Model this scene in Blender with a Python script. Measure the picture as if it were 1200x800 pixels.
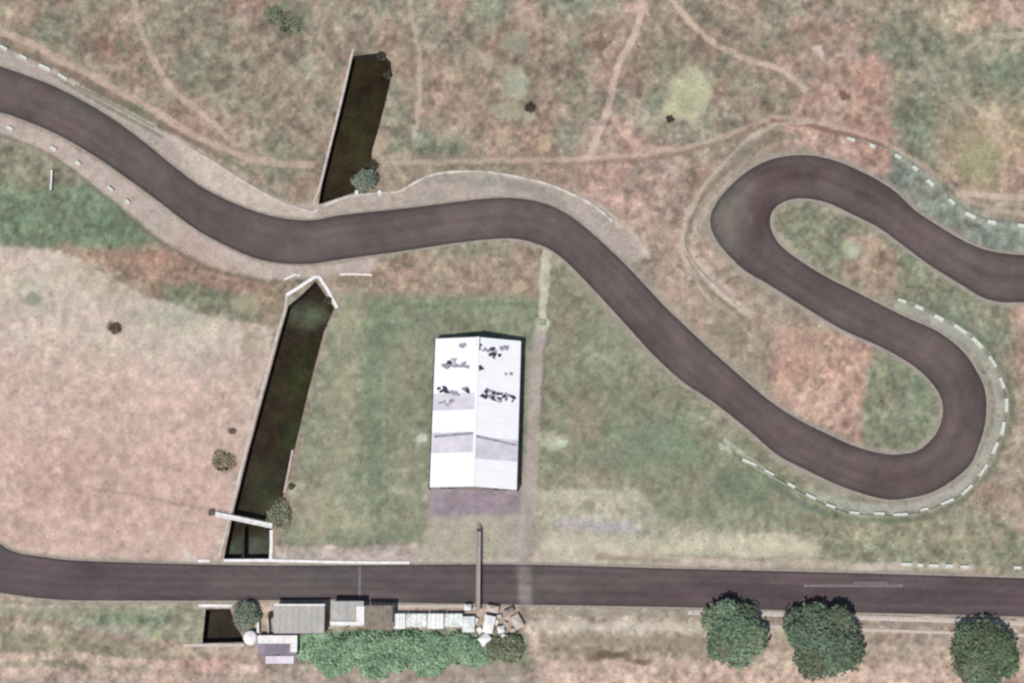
import bpy, bmesh, math, random
import numpy as np
from mathutils import Vector, Matrix
from mathutils.geometry import tessellate_polygon

for o in list(bpy.data.objects):
    bpy.data.objects.remove(o, do_unlink=True)
S = bpy.context.scene
C = S.collection
R = math.radians

# ---------------------------------------------------------------- camera
TILT = R(16.0); DIST = 700.0; WIDE = 300.0        # metres across the frame at the aim point
cam_d = bpy.data.cameras.new('camera'); cam = bpy.data.objects.new('camera', cam_d); C.objects.link(cam)
S.camera = cam
cam.location = (0, -DIST*math.sin(TILT), DIST*math.cos(TILT))
cam.rotation_euler = (TILT, 0, 0)
cam_d.sensor_width = 36; cam_d.lens = 36*DIST/WIDE
cam_d.clip_start = 1; cam_d.clip_end = 20000
S.render.resolution_x = 1024; S.render.resolution_y = 682

# ---------------------------------------------------------------- light
SUN_EL = R(60); SHADOW_AZ = R(23)                  # shadows fall north, 23 deg towards east
SUN_AZ = SHADOW_AZ + math.pi                       # compass bearing of the sun, from north clockwise
w = bpy.data.worlds.new('World'); S.world = w; w.use_nodes = True
nt = w.node_tree; bg = nt.nodes['Background']
sky = nt.nodes.new('ShaderNodeTexSky'); sky.sky_type = 'NISHITA'; sky.sun_disc = False
sky.sun_elevation = SUN_EL; sky.sun_rotation = SUN_AZ
nt.links.new(sky.outputs[0], bg.inputs[0]); bg.inputs[1].default_value = 0.09
sl = bpy.data.lights.new('sun', 'SUN'); sun = bpy.data.objects.new('sun', sl); C.objects.link(sun)
sl.energy = 4.2; sl.angle = R(0.53); sl.color = (1.0, 0.965, 0.93)
sd = Vector((math.sin(SUN_AZ)*math.cos(SUN_EL), math.cos(SUN_AZ)*math.cos(SUN_EL), math.sin(SUN_EL)))
sun.rotation_euler = sd.to_track_quat('Z', 'Y').to_euler()
S.view_settings.view_transform = 'Standard'; S.view_settings.look = 'None'
S.view_settings.exposure = 0.45; S.view_settings.gamma = 1
S.cycles.pixel_filter_type = 'BLACKMAN_HARRIS'
S.cycles.filter_width = 2.4                        # soft like the aerial survey photograph
EXPO = 2.05                                        # display-linear value of a flat sunlit surface / its albedo

# ---------------------------------------------------------------- mapping between survey coordinates and metres
ct, st_ = math.cos(TILT), math.sin(TILT)
CAM = np.array([0, -DIST*st_, DIST*ct]); FW = np.array([0, st_, -ct]); UP = np.array([0, ct, st_])
K = WIDE/1200.0
def at(px, py, z=0.0):
    d = FW*DIST + np.array([1, 0, 0])*(px-600)*K + UP*(400-py)*K
    t = (z-CAM[2])/d[2]
    p = CAM + d*t
    return Vector((p[0], p[1], z))
def topx(x, y):
    rx, ry, rz = x-CAM[0], y-CAM[1], -CAM[2]
    dep = ry*FW[1] + rz*FW[2]
    v = (ry*UP[1] + rz*UP[2])*DIST/dep
    return 600 + rx*DIST/dep/K, 400 - v/K
def s2l(c):
    c = np.asarray(c, float)/255.0
    return np.where(c <= 0.04045, c/12.92, ((c+0.055)/1.055)**2.4)
def alb(c):
    return np.clip(s2l(c)/EXPO, 0, 0.85)

# ---------------------------------------------------------------- numpy helpers
rs = np.random.RandomState(7)
LAT = rs.rand(16, 256, 256)
def vn(x, y, k=0):
    L = LAT[k % 16]
    xi = np.floor(x).astype(np.int64); yi = np.floor(y).astype(np.int64)
    fx = x-xi; fy = y-yi
    fx = fx*fx*(3-2*fx); fy = fy*fy*(3-2*fy)
    a = L[xi & 255, yi & 255]; b = L[(xi+1) & 255, yi & 255]
    c = L[xi & 255, (yi+1) & 255]; d = L[(xi+1) & 255, (yi+1) & 255]
    return (a*(1-fx)+b*fx)*(1-fy) + (c*(1-fx)+d*fx)*fy
def fbm(x, y, k=0, o=4):
    s = 0; a = 1; t = 0
    for i in range(o):
        s = s + a*vn(x*2**i+17.3*i+k*5.1, y*2**i+9.7*i, k+i); t += a; a *= .55
    return s/t - 0.5
def sm(e0, e1, x):
    t = np.clip((x-e0)/(e1-e0+1e-9), 0, 1); return t*t*(3-2*t)
def spline(pts, step=6.0, closed=False):
    P = [np.array(p[:2], float) for p in pts]
    n = len(P); out = []
    rng = range(n if closed else n-1)
    for i in rng:
        if closed: p0, p1, p2, p3 = P[i-1], P[i], P[(i+1) % n], P[(i+2) % n]
        else:
            p1, p2 = P[i], P[i+1]
            p0 = P[i-1] if i > 0 else p1*2-p2
            p3 = P[i+2] if i+2 < n else p2*2-p1
        d = np.linalg.norm(p2-p1); m = max(1, int(d/step))
        # centripetal-ish catmull rom
        for j in range(m):
            t = j/m
            out.append(0.5*((2*p1)+(-p0+p2)*t+(2*p0-5*p1+4*p2-p3)*t*t+(-p0+3*p1-3*p2+p3)*t**3))
    if not closed: out.append(P[-1])
    return np.array(out)
def seg_dist(PX, PY, pts):
    d2 = np.full(PX.shape, 1e12)
    for i in range(len(pts)-1):
        ax, ay = pts[i]; bx, by = pts[i+1]
        dx, dy = bx-ax, by-ay; L = dx*dx+dy*dy+1e-12
        t = np.clip(((PX-ax)*dx+(PY-ay)*dy)/L, 0, 1)
        d2 = np.minimum(d2, (PX-ax-t*dx)**2+(PY-ay-t*dy)**2)
    return np.sqrt(d2)
def inside(PX, PY, pts):
    r = np.zeros(PX.shape, bool); n = len(pts)
    for i in range(n):
        x1, y1 = pts[i]; x2, y2 = pts[(i+1) % n]
        if y1 == y2: continue
        c = ((y1 > PY) != (y2 > PY)) & (PX < (x2-x1)*(PY-y1)/(y2-y1)+x1)
        r ^= c
    return r
class Painter:
    def __init__(s, PX, PY, base, warp=5.0):
        s.x = PX + warp*2*fbm(PX/22, PY/22, 1, 3) + warp*fbm(PX/6, PY/6, 3, 2)
        s.y = PY + warp*2*fbm(PX/22, PY/22, 5, 3) + warp*fbm(PX/6, PY/6, 6, 2)
        s.x0, s.y0 = PX, PY
        s.c = np.tile(np.array(base, float), (len(PX), 1))
        s.n = fbm(PX/9, PY/9, 8, 3)
    def _mix(s, idx, m, col):
        m = m[:, None]; s.c[idx] = s.c[idx]*(1-m) + np.array(col, float)*m
    def _box(s, x, y, x0, y0, x1, y1):
        return np.nonzero((x > x0) & (x < x1) & (y > y0) & (y < y1))[0]
    def blob(s, cx, cy, rx, ry, col, a=1.0, soft=.6, rot=0, hard=False):
        X, Y = (s.x0, s.y0) if hard else (s.x, s.y)
        r = max(rx, ry)*1.3+4
        i = s._box(X, Y, cx-r, cy-r, cx+r, cy+r)
        if not len(i): return
        c, q = math.cos(R(rot)), math.sin(R(rot))
        dx, dy = X[i]-cx, Y[i]-cy
        u = (dx*c+dy*q)/rx; v = (-dx*q+dy*c)/ry
        d = np.sqrt(u*u+v*v) + (0 if hard else s.n[i]*.5)
        s._mix(i, a*(1-sm(1-soft, 1.0+soft*.3, d)), col)
    def poly(s, pts, col, a=1.0, soft=5.0, hard=False):
        X, Y = (s.x0, s.y0) if hard else (s.x, s.y)
        p = np.array(pts, float)
        i = s._box(X, Y, p[:, 0].min()-soft, p[:, 1].min()-soft, p[:, 0].max()+soft, p[:, 1].max()+soft)
        if not len(i): return
        d = seg_dist(X[i], Y[i], np.vstack([p, p[:1]]))
        d = np.where(inside(X[i], Y[i], p), -d, d)
        s._mix(i, a*(1-sm(-soft, soft, d)), col)
    def line(s, pts, wd, col, a=1.0, soft=2.0, warp=.35, smooth=True):
        p = spline(pts, 8) if smooth else np.array(pts, float)
        X = s.x0+(s.x-s.x0)*warp; Y = s.y0+(s.y-s.y0)*warp
        r = wd/2+soft+2
        i = s._box(X, Y, p[:, 0].min()-r, p[:, 1].min()-r, p[:, 0].max()+r, p[:, 1].max()+r)
        if not len(i): return
        d = seg_dist(X[i], Y[i], p)
        s._mix(i, a*(1-sm(wd/2-soft*.5, wd/2+soft, d))*np.clip(1+s.n[i]*1.6, 0, 1.2).clip(0, 1), col)

# ---------------------------------------------------------------- object helpers
def link(name, me, mat=None, parent=None):
    o = bpy.data.objects.new(name, me); C.objects.link(o)
    if mat: me.materials.append(mat)
    if parent: o.parent = parent
    return o
def tag(o, label=None, cat=None, group=None, kind=None):
    if label: o['label'] = label
    if cat: o['category'] = cat
    if group: o['group'] = group
    if kind: o['kind'] = kind
    return o
def thing(name, loc, label, cat, group=None, rz=0):
    o = bpy.data.objects.new(name, None); C.objects.link(o); o.location = loc; o.rotation_euler.z = rz
    return tag(o, label, cat, group)
class MB:
    def __init__(s): s.v = []; s.f = []
    def quad(s, *p):
        k = len(s.v); s.v += [tuple(q) for q in p]; s.f.append(tuple(range(k, k+len(p)))); return s
    def box(s, x0, y0, z0, x1, y1, z1, M=None):
        k = len(s.v)
        P = [Vector(p) for p in ((x0,y0,z0),(x1,y0,z0),(x1,y1,z0),(x0,y1,z0),(x0,y0,z1),(x1,y0,z1),(x1,y1,z1),(x0,y1,z1))]
        if M: P = [M @ p for p in P]
        s.v += [tuple(p) for p in P]
        s.f += [tuple(k+i for i in q) for q in ((0,3,2,1),(4,5,6,7),(0,1,5,4),(1,2,6,5),(2,3,7,6),(3,0,4,7))]
        return s
    def prism(s, pts, z0, z1):                      # pts: world xy ring
        n = len(pts); k = len(s.v)
        a = sum(pts[i][0]*pts[(i+1)%n][1]-pts[(i+1)%n][0]*pts[i][1] for i in range(n))
        if a < 0: pts = pts[::-1]
        s.v += [(p[0], p[1], z0) for p in pts] + [(p[0], p[1], z1) for p in pts]
        for t in tessellate_polygon([[Vector((p[0], p[1], 0)) for p in pts]]):
            t = list(t)
            A, B, D = pts[t[0]], pts[t[1]], pts[t[2]]
            if (B[0]-A[0])*(D[1]-A[1])-(B[1]-A[1])*(D[0]-A[0]) < 0: t = t[::-1]
            s.f.append(tuple(k+n+i for i in t)); s.f.append(tuple(k+i for i in t[::-1]))
        for i in range(n):
            j = (i+1) % n; s.f.append((k+i, k+j, k+n+j, k+n+i))
        return s
    def tube(s, a, b, r0, r1, n=6):
        a = Vector(a); b = Vector(b); d = (b-a).normalized()
        u = d.orthogonal().normalized(); v = d.cross(u); k = len(s.v)
        for c, r in ((a, r0), (b, r1)):
            for i in range(n):
                t = 2*math.pi*i/n; s.v.append(tuple(c+u*math.cos(t)*r+v*math.sin(t)*r))
        for i in range(n):
            j = (i+1) % n; s.f.append((k+i, k+j, k+n+j, k+n+i))
        s.f.append(tuple(range(k+n, k+2*n))); s.f.append(tuple(range(k+n-1, k-1, -1)))
        return s
    def build(s, name, mat, parent=None, smooth=False):
        me = bpy.data.meshes.new(name); me.from_pydata(s.v, [], s.f); me.update()
        if smooth: me.polygons.foreach_set('use_smooth', [True]*len(me.polygons))
        return link(name, me, mat, parent)
def np_mesh(name, V, F, col=None, smooth=False):
    me = bpy.data.meshes.new(name)
    V = np.asarray(V, np.float32); F = np.asarray(F, np.int32); k = F.shape[1]
    me.vertices.add(len(V)); me.vertices.foreach_set('co', V.ravel())
    me.loops.add(F.size); me.loops.foreach_set('vertex_index', F.ravel())
    me.polygons.add(len(F)); me.polygons.foreach_set('loop_start', np.arange(0, F.size, k, dtype=np.int32))
    me.update(calc_edges=True)
    if smooth: me.polygons.foreach_set('use_smooth', np.ones(len(F), bool))
    if col is not None:
        a = me.attributes.new('tint', 'FLOAT_COLOR', 'POINT')
        c4 = np.ones((len(V), 4), np.float32); c4[:, :3] = col
        a.data.foreach_set('color', c4.ravel())
    return me

# ---------------------------------------------------------------- materials
def mat(name, rgb=None, rough=.9, spec=.2, attr=False, noise=(), bump=None, metal=0.0):
    """rgb is the sRGB look in sun; noise = [(scale, amount, (hue shift rgb))], bump=(scale, strength, dist)"""
    m = bpy.data.materials.new(name); m.use_nodes = True
    n = m.node_tree; b = n.nodes['Principled BSDF']
    b.inputs['Roughness'].default_value = rough; b.inputs['Specular IOR Level'].default_value = spec
    b.inputs['Metallic'].default_value = metal
    if attr:
        a = n.nodes.new('ShaderNodeAttribute'); a.attribute_name = 'tint'; out = a.outputs['Color']
    else:
        a = n.nodes.new('ShaderNodeRGB'); a.outputs[0].default_value = (*alb(rgb), 1); out = a.outputs[0]
    tc = n.nodes.new('ShaderNodeTexCoord')
    for sc, lo, hi in noise:
        t = n.nodes.new('ShaderNodeTexNoise'); t.inputs['Scale'].default_value = sc; t.inputs['Detail'].default_value = 4
        n.links.new(tc.outputs['Object'], t.inputs['Vector'])
        r = n.nodes.new('ShaderNodeValToRGB')
        r.color_ramp.elements[0].position = .32; r.color_ramp.elements[0].color = (*lo, 1)
        r.color_ramp.elements[1].position = .68; r.color_ramp.elements[1].color = (*hi, 1)
        n.links.new(t.outputs['Fac'], r.inputs[0])
        x = n.nodes.new('ShaderNodeMix'); x.data_type = 'RGBA'; x.blend_type = 'MULTIPLY'; x.inputs[0].default_value = 1
        n.links.new(out, x.inputs[6]); n.links.new(r.outputs[0], x.inputs[7]); out = x.outputs[2]
    n.links.new(out, b.inputs['Base Color'])
    if bump:
        t = n.nodes.new('ShaderNodeTexNoise'); t.inputs['Scale'].default_value = bump[0]; t.inputs['Detail'].default_value = 5
        n.links.new(tc.outputs['Object'], t.inputs['Vector'])
        q = n.nodes.new('ShaderNodeBump'); q.inputs['Strength'].default_value = bump[1]; q.inputs['Distance'].default_value = bump[2]
        n.links.new(t.outputs['Fac'], q.inputs['Height']); n.links.new(q.outputs[0], b.inputs['Normal'])
    return m
M = {}
M['ground'] = mat('ground', attr=True, noise=[(1.1, (.90, .90, .90), (1.09, 1.09, 1.08)), (.3, (.94, .97, .94), (1.05, 1.02, 1.05))], bump=(1.2, .5, .3))
M['asphalt'] = mat('asphalt', attr=True, rough=.85, noise=[(.9, (.93, .92, .94), (1.07, 1.07, 1.06)), (6, (.94, .94, .94), (1.06, 1.06, 1.06))], bump=(9, .2, .03))
M['kerb'] = mat('kerb_concrete', (172, 162, 150), noise=[(.5, (.8, .82, .8), (1.15, 1.12, 1.1)), (2.5, (.9, .9, .9), (1.1, 1.1, 1.1))])
M['concrete'] = mat('pale_concrete', (218, 204, 194), noise=[(.4, (.8, .8, .79), (1.15, 1.15, 1.15)), (2, (.88, .88, .86), (1.1, 1.1, 1.1))], bump=(3, .3, .05))
M['white_concrete'] = mat('white_concrete', (255, 252, 248), noise=[(.7, (.88, .87, .86), (1.15, 1.15, 1.15))])
M['old_white'] = mat('weathered_white_wall', (222, 212, 202), noise=[(.45, (.68, .66, .62), (1.22, 1.22, 1.2))])
M['dark_concrete'] = mat('shade_dark_concrete', (62, 55, 50), noise=[(.6, (.6, .6, .55), (1.3, 1.3, 1.2))])  # dark colour stands in for the shadowed interior of the canal
M['barrier_white'] = mat('barrier_paint', (238, 238, 226), noise=[(1.2, (.8, .82, .8), (1.1, 1.1, 1.1))])
M['rail'] = mat('dull_rail', (176, 180, 166), rough=.6, noise=[(.25, (.6, .62, .6), (1.25, 1.22, 1.2))])
M['roof_white'] = mat('white_roof_sheet', (255, 255, 255), rough=.5, spec=.4, noise=[(.25, (1.06, 1.05, 1.06), (1.12, 1.12, 1.1))])
M['roof_grey'] = mat('grey_translucent_sheet', (232, 226, 232), rough=.5, noise=[(.35, (.86, .86, .87), (1.1, 1.1, 1.1))])
M['roof_stain'] = mat('dark_roof_patch', (66, 60, 74), noise=[(1.2, (.5, .5, .5), (1.7, 1.7, 1.7))])
M['roof_smudge'] = mat('grey_roof_patch', (168, 164, 178), noise=[(1.0, (.7, .7, .7), (1.25, 1.25, 1.25))])
M['shed_roof'] = mat('weathered_metal_roof', (196, 190, 184), rough=.6, noise=[(.3, (.85, .9, .86), (1.1, 1.06, 1.08)), (1.5, (.9, .9, .9), (1.1, 1.1, 1.1))])
M['brown_roof'] = mat('brown_thatch_roof', (150, 138, 124), noise=[(.8, (.75, .75, .72), (1.2, 1.2, 1.2))])
M['canopy'] = mat('white_canopy', (250, 250, 246), noise=[(.35, (.74, .77, .74), (1.25, 1.24, 1.23)), (1.5, (.75, .78, .75), (1.15, 1.15, 1.15))])
M['wall_lilac'] = mat('lilac_wall', (162, 150, 164), noise=[(.4, (.9, .9, .9), (1.1, 1.1, 1.1))])
M['terrace'] = mat('purple_terrace', (146, 138, 146), noise=[(.6, (.85, .85, .85), (1.12, 1.12, 1.12))])
M['lavender'] = mat('lavender_paving', (244, 234, 244), noise=[(.6, (.85, .85, .85), (1.1, 1.1, 1.1))])
M['metal_dark'] = mat('dark_metal', (60, 56, 58), rough=.6)
M['metal_grey'] = mat('grey_deck', (186, 172, 166), rough=.8, noise=[(.6, (.85, .85, .85), (1.1, 1.1, 1.1))])
M['bark'] = mat('bark', (110, 90, 75), noise=[(3, (.7, .7, .7), (1.2, 1.2, 1.2))])
def leaf(name):
    m = mat(name, attr=True, rough=.75, spec=.15, noise=[(.5, (.78, .8, .8), (1.22, 1.2, 1.18))]); return m
M['leaf'] = leaf('foliage')
def water_mat():
    m = mat('canal_water', attr=True, rough=.35, spec=.12, noise=[(.18, (.72, .66, .68), (1.3, 1.42, 1.25)), (.9, (.78, .8, .78), (1.25, 1.22, 1.2))], bump=(.8, .08, .05)); return m
M['water'] = water_mat()

# ---------------------------------------------------------------- traced layout (survey coordinates, 0.25 m each)
NE = [(-60,58),(0,78),(40,92),(67,103),(100,120),(133,140),(167,165),(200,192),(233,217),(267,235),(300,248),(333,256),(367,258),(400,252),
      (467,245),(533,237),(567,233),(600,232),(633,237),(660,248),(690,270),(733,310),(777,357),(800,379),(833,410),(867,440),(900,468),(933,490),
      (967,507),(1000,522),(1033,531),(1055,532),(1077,527),(1093,513),(1102,497),(1105,480),(1101,462),(1083,439),(1057,420),(1027,404),
      (987,386),(943,360),(900,333),(873,317),(850,295),(836,275),(832,258),(838,240),(854,220),(877,200),(907,186),(943,182),(977,188),(1013,203),
      (1047,223),(1073,247),(1105,268),(1133,284),(1160,294),(1200,299),(1260,300)]
SE = [(-60,116),(0,132),(17,137),(50,150),(77,163),(117,187),(150,210),(187,237),(217,260),(240,275),(267,289),(300,303),(333,309),(367,309),(400,304),
      (467,295),(533,285),(580,280),(605,280),(627,285),(647,294),(667,310),(700,344),(733,380),(767,417),(800,447),(833,469),(873,500),(910,532),
      (940,548),(973,564),(1007,577),(1040,585),(1067,583),(1093,576),(1117,562),(1137,544),(1147,522),(1154,498),(1156,474),(1153,453),(1143,432),
      (1127,410),(1100,389),(1067,374),(1040,361),(1007,344),(973,327),(943,309),(916,289),(904,270),(903,253),(911,241),(927,234),(947,233),
      (973,239),(1000,252),(1030,267),(1060,289),(1090,311),(1127,334),(1150,348),(1173,354),(1200,354),(1260,355)]
RT = [(-60,575),(-30,612),(0,637),(20,647),(43,651),(83,656),(133,658),(200,660),(300,662),(400,662),(600,661),(800,666),(1000,671),(1200,677),(1270,679)]
RB = [(-60,668),(-30,685),(0,694),(67,702),(133,703),(267,703),(400,702),(450,705),(550,707),(683,709),(800,711),(900,714),(1000,717),(1133,720),(1200,722),(1270,724)]
CAN_N = [(413,66),(447,62),(458,73),(459,87),(454,111),(444,150),(436,177),(435,194),(430,226),(414,226),(373,240),(376,222),(387,174),(400,122)]
CAN_S = [(370,329),(392,361),(380,388),(362,456),(345,527),(333,577),(322,600),(318,620),(317,655),(262,655),(273,601),(290,533),(308,466),(326,400),(338,358),(353,346)]
POND = [(241,713),(270,713),(275,730),(288,752),(237,753)]

def strip_pairs(A, B):
    A = spline(A, 5); B = spline(B, 5)
    i = j = 0; out = [(A[0], B[0])]
    while i < len(A)-1 or j < len(B)-1:
        best = None
        for di, dj in ((1, 0), (0, 1), (1, 1)):
            ii, jj = i+di, j+dj
            if ii >= len(A) or jj >= len(B): continue
            d = np.linalg.norm(A[ii]-B[jj]) - (0.35 if di and dj else 0)
            if best is None or d < best[0]: best = (d, ii, jj)
        i, j = best[1], best[2]; out.append((A[i], B[j]))
    return out
def road_sheet(name, A, B, z, across=22):
    pr = strip_pairs(A, B); V = []; PXY = []; T = []
    for a, b in pr:
        for k in range(across+1):
            t = k/across; p = a*(1-t)+b*t
            q = at(p[0], p[1]); V.append((q.x, q.y, z + .05*(1-(2*t-1)**2))); PXY.append(p); T.append(t)
    n = across+1; F = []
    for i in range(len(pr)-1):
        for k in range(across):
            F.append((i*n+k, (i+1)*n+k, (i+1)*n+k+1, i*n+k+1))
    return V, F, np.array(PXY), np.array(T), np.repeat(np.arange(len(pr)), n)

# ---- race track with its hairpins
V, F, P, T, I = road_sheet('t', NE, SE, .03)
pt = Painter(P[:, 0], P[:, 1], (99, 86, 90), 3)
pt.blob(105, 125, 60, 20, (101, 97, 96), .5, .8, 35)
pt.blob(560, 245, 130, 25, (108, 97, 97), .5, .9)
pt.blob(340, 285, 120, 22, (104, 91, 96), .4, .9)
pt.blob(852, 258, 32, 58, (118, 110, 110), 1, .7, 15)
pt.blob(896, 240, 19, 46, (84, 69, 74), .9, .7, 12)
pt.blob(930, 205, 60, 16, (80, 64, 68), .8, .8)
pt.blob(880, 215, 22, 25, (104, 96, 97), .5, .8)
pt.blob(1020, 225, 70, 18, (88, 76, 78), .6, .8, 32)
pt.blob(990, 355, 110, 18, (88, 75, 83), .6, .8, 30)
pt.blob(1130, 470, 20, 60, (87, 73, 78), .6, .8)
pt.blob(1060, 560, 90, 22, (86, 70, 76), .6, .8, 5)
pt.blob(930, 520, 70, 20, (88, 73, 80), .6, .8, 32)
pt.blob(760, 385, 90, 18, (92, 80, 84), .6, .8, 47)
pt.blob(700, 320, 50, 18, (98, 88, 88), .6, .8, 47)
pt.blob(280, 255, 90, 18, (92, 80, 88), .5, .8, 28)
pt.blob(1150, 310, 60, 14, (98, 88, 88), .6, .8, 20)
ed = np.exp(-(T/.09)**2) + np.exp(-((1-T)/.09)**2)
lane = .035*np.sin((T*3.2+.2)*6.28) + .13*fbm(T*14, I*.03, 4, 3)
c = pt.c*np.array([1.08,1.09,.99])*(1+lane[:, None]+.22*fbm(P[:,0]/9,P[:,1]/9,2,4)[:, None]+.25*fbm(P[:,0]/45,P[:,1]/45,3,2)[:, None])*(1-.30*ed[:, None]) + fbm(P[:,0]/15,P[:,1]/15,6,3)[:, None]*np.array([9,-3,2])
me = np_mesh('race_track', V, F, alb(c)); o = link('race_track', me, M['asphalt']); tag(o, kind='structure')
# ---- straight
V, F, P, T, I = road_sheet('s', RT, RB, .028)
ps = Painter(P[:, 0], P[:, 1], (100, 87, 88), 3)
ps.blob(60, 680, 120, 25, (98, 84, 92), .6, .8); ps.blob(400, 680, 110, 22, (106, 98, 98), .7, .9)
ps.blob(645, 690, 40, 30, (106, 100, 98), .7, .8); ps.blob(740, 690, 70, 22, (97, 84, 84), .6, .8)
ps.line([(612, 655), (617, 715)], 13, (146, 138, 136), .95, 4, .2)
ps.blob(900, 695, 200, 18, (92, 78, 82), .7, .9); ps.blob(1120, 700, 100, 20, (88, 74, 80), .6, .9)
ps.blob(520, 690, 60, 20, (96, 84, 86), .6, .9)
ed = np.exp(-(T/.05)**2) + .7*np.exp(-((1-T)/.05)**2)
lane = .03*np.sin((T*4.1)*6.28) + .13*fbm(T*16, I*.02, 9, 3)
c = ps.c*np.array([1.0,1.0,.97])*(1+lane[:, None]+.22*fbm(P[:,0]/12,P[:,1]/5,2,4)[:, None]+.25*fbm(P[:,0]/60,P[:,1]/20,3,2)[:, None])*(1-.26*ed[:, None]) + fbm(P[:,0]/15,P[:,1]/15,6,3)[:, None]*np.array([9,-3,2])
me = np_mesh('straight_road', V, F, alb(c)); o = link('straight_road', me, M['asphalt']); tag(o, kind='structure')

# ---------------------------------------------------------------- ground sheet
def axis(lo, hi, step, far):
    a = list(np.arange(lo, hi+1e-6, step)); s = step; x = lo; L = []
    while x > -far: s *= 1.25; x -= s; L.append(x)
    s = step; x = hi; U = []
    while x < far: s *= 1.25; x += s; U.append(x)
    return np.array(L[::-1]+a+U)
gx = axis(-160, 160, .42, 4000); gy = axis(-110, 112, .42, 4000)
X, Y = np.meshgrid(gx, gy, indexing='ij'); nx, ny = X.shape
X = X.ravel(); Y = Y.ravel()
def wring(pts): return np.array([tuple(at(*p))[:2] for p in pts])
rings = [wring(CAN_N), wring(CAN_S), wring(POND)]
for rg in rings:      # snap the nearest vertices on to the canal's edge so the cut is clean
    q = np.vstack([rg, rg[:1]])
    b = np.nonzero((X > q[:,0].min()-2) & (X < q[:,0].max()+2) & (Y > q[:,1].min()-2) & (Y < q[:,1].max()+2))[0]
    x, y = X[b].copy(), Y[b].copy(); best = np.full(len(b), 1e9); nxp, nyp = x.copy(), y.copy()
    for i in range(len(q)-1):
        d = q[i+1]-q[i]; t = np.clip(((x-q[i,0])*d[0]+(y-q[i,1])*d[1])/(d@d), 0, 1)
        cx, cy = q[i,0]+t*d[0], q[i,1]+t*d[1]; dd = (x-cx)**2+(y-cy)**2
        m = dd < best; best[m] = dd[m]; nxp[m] = cx[m]; nyp[m] = cy[m]
    m = best < .30**2; x[m] = nxp[m]; y[m] = nyp[m]; X[b] = x; Y[b] = y
PX, PY = topx(X, Y)
g = Painter(PX, PY, (156, 141, 122), 5)
big = fbm(PX/70, PY/70, 2, 4); med = fbm(PX/24, PY/24, 7, 4)
def region_noise(p, thr, col, a, fld, soft=.12):
    m = a*sm(thr, thr+soft, fld); p.c[:] = p.c*(1-m[:, None]) + np.array(col, float)*m[:, None]
region_noise(g, .02, (138, 138, 114), .75, big); region_noise(g, .05, (152, 128, 108), .6, -big)
region_noise(g, .10, (172, 156, 136), .6, med); region_noise(g, .12, (124, 126, 104), .5, -med)
# upper field
g.poly([(-40,-60),(560,-60),(560,190),(330,200),(180,130),(0,50)], (150,134,114), .35, 30)
g.blob(70,40,70,40,(132,136,112),.6,.8); g.blob(250,80,60,50,(128,132,108),.6,.8); g.blob(335,22,30,26,(96,106,84),.85,.8)
g.blob(125,60,22,16,(140,112,98),.8,.8); g.blob(20,20,30,18,(160,140,118),.6,.8); g.blob(305,110,40,60,(150,138,114),.6,.9)
g.blob(225,135,60,30,(172,140,120),.7,.8,35); g.blob(330,190,55,30,(140,136,112),.8,.8); g.blob(165,10,30,14,(176,160,140),.5,.8)
g.blob(570,20,40,30,(132,142,116),.7,.8); g.blob(540,40,20,20,(146,118,106),.6,.8); g.blob(570,90,60,50,(148,142,120),.5,.9)
g.blob(520,168,40,22,(128,136,112),.7,.8); g.blob(665,160,22,22,(124,136,112),.7,.8); g.blob(590,160,50,20,(166,140,122),.7,.8)
g.blob(445,150,16,40,(178,156,134),.7,.8,10); g.blob(440,195,60,20,(164,146,130),.7,.8); g.blob(440,120,10,30,(142,136,114),.6,.8,10)
g.blob(645,60,60,50,(140,134,110),.5,.9); g.blob(705,30,30,30,(138,124,106),.6,.8); g.blob(735,10,40,10,(186,160,146),.7,.8)
g.blob(780,80,30,70,(130,136,108),.7,.9); g.blob(860,60,60,60,(140,130,108),.6,.9); g.blob(810,10,30,14,(150,132,112),.6,.8)
g.poly([(690,150),(720,130),(770,165),(810,178),(800,230),(790,290),(740,300),(700,240),(670,205)], (182,148,134), .8, 14)
g.blob(950,50,45,40,(150,122,104),.7,.8); g.blob(960,20,40,12,(176,152,138),.6,.8)
g.poly([(945,100),(985,60),(1025,65),(1046,110),(1047,225),(1010,205),(975,187),(920,180),(925,135)], (182,148,132), .88, 10)
g.blob(1010,130,30,40,(172,128,108),.6,.8); g.blob(1030,118,22,6,(146,104,92),.7,.8); g.blob(1018,85,24,20,(184,142,122),.6,.8)
g.poly([(1048,20),(1210,20),(1210,120),(1130,125),(1090,160),(1110,215),(1050,180)], (132,138,112), .75, 14)
g.blob(1175,80,28,22,(116,142,112),.8,.7); g.blob(1050,60,26,26,(128,142,116),.7,.8); g.blob(1075,85,24,20,(150,144,132),.6,.7)
g.blob(1125,18,38,24,(186,164,136),.9,.6); g.blob(1200,10,50,26,(184,152,134),.9,.6); g.blob(1180,55,60,8,(170,160,138),.5,.8)
g.poly([(1160,118),(1215,120),(1215,235),(1140,232),(1100,195),(1105,165)], (168,150,120), .9, 8)
g.blob(1145,185,28,30,(160,160,118),.85,.7); g.blob(1165,135,26,20,(190,168,138),.7,.8); g.blob(1195,210,24,24,(180,152,134),.8,.8)
g.blob(1065,150,22,30,(112,130,108),.7,.8); g.blob(1110,150,40,20,(130,136,110),.7,.8)
g.poly([(1046,180),(1070,190),(1130,245),(1210,268),(1210,296),(1160,292),(1100,264),(1040,216)], (128,142,128), .95, 6)
g.blob(1060,205,20,22,(116,142,126),.6,.8,40)
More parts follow.
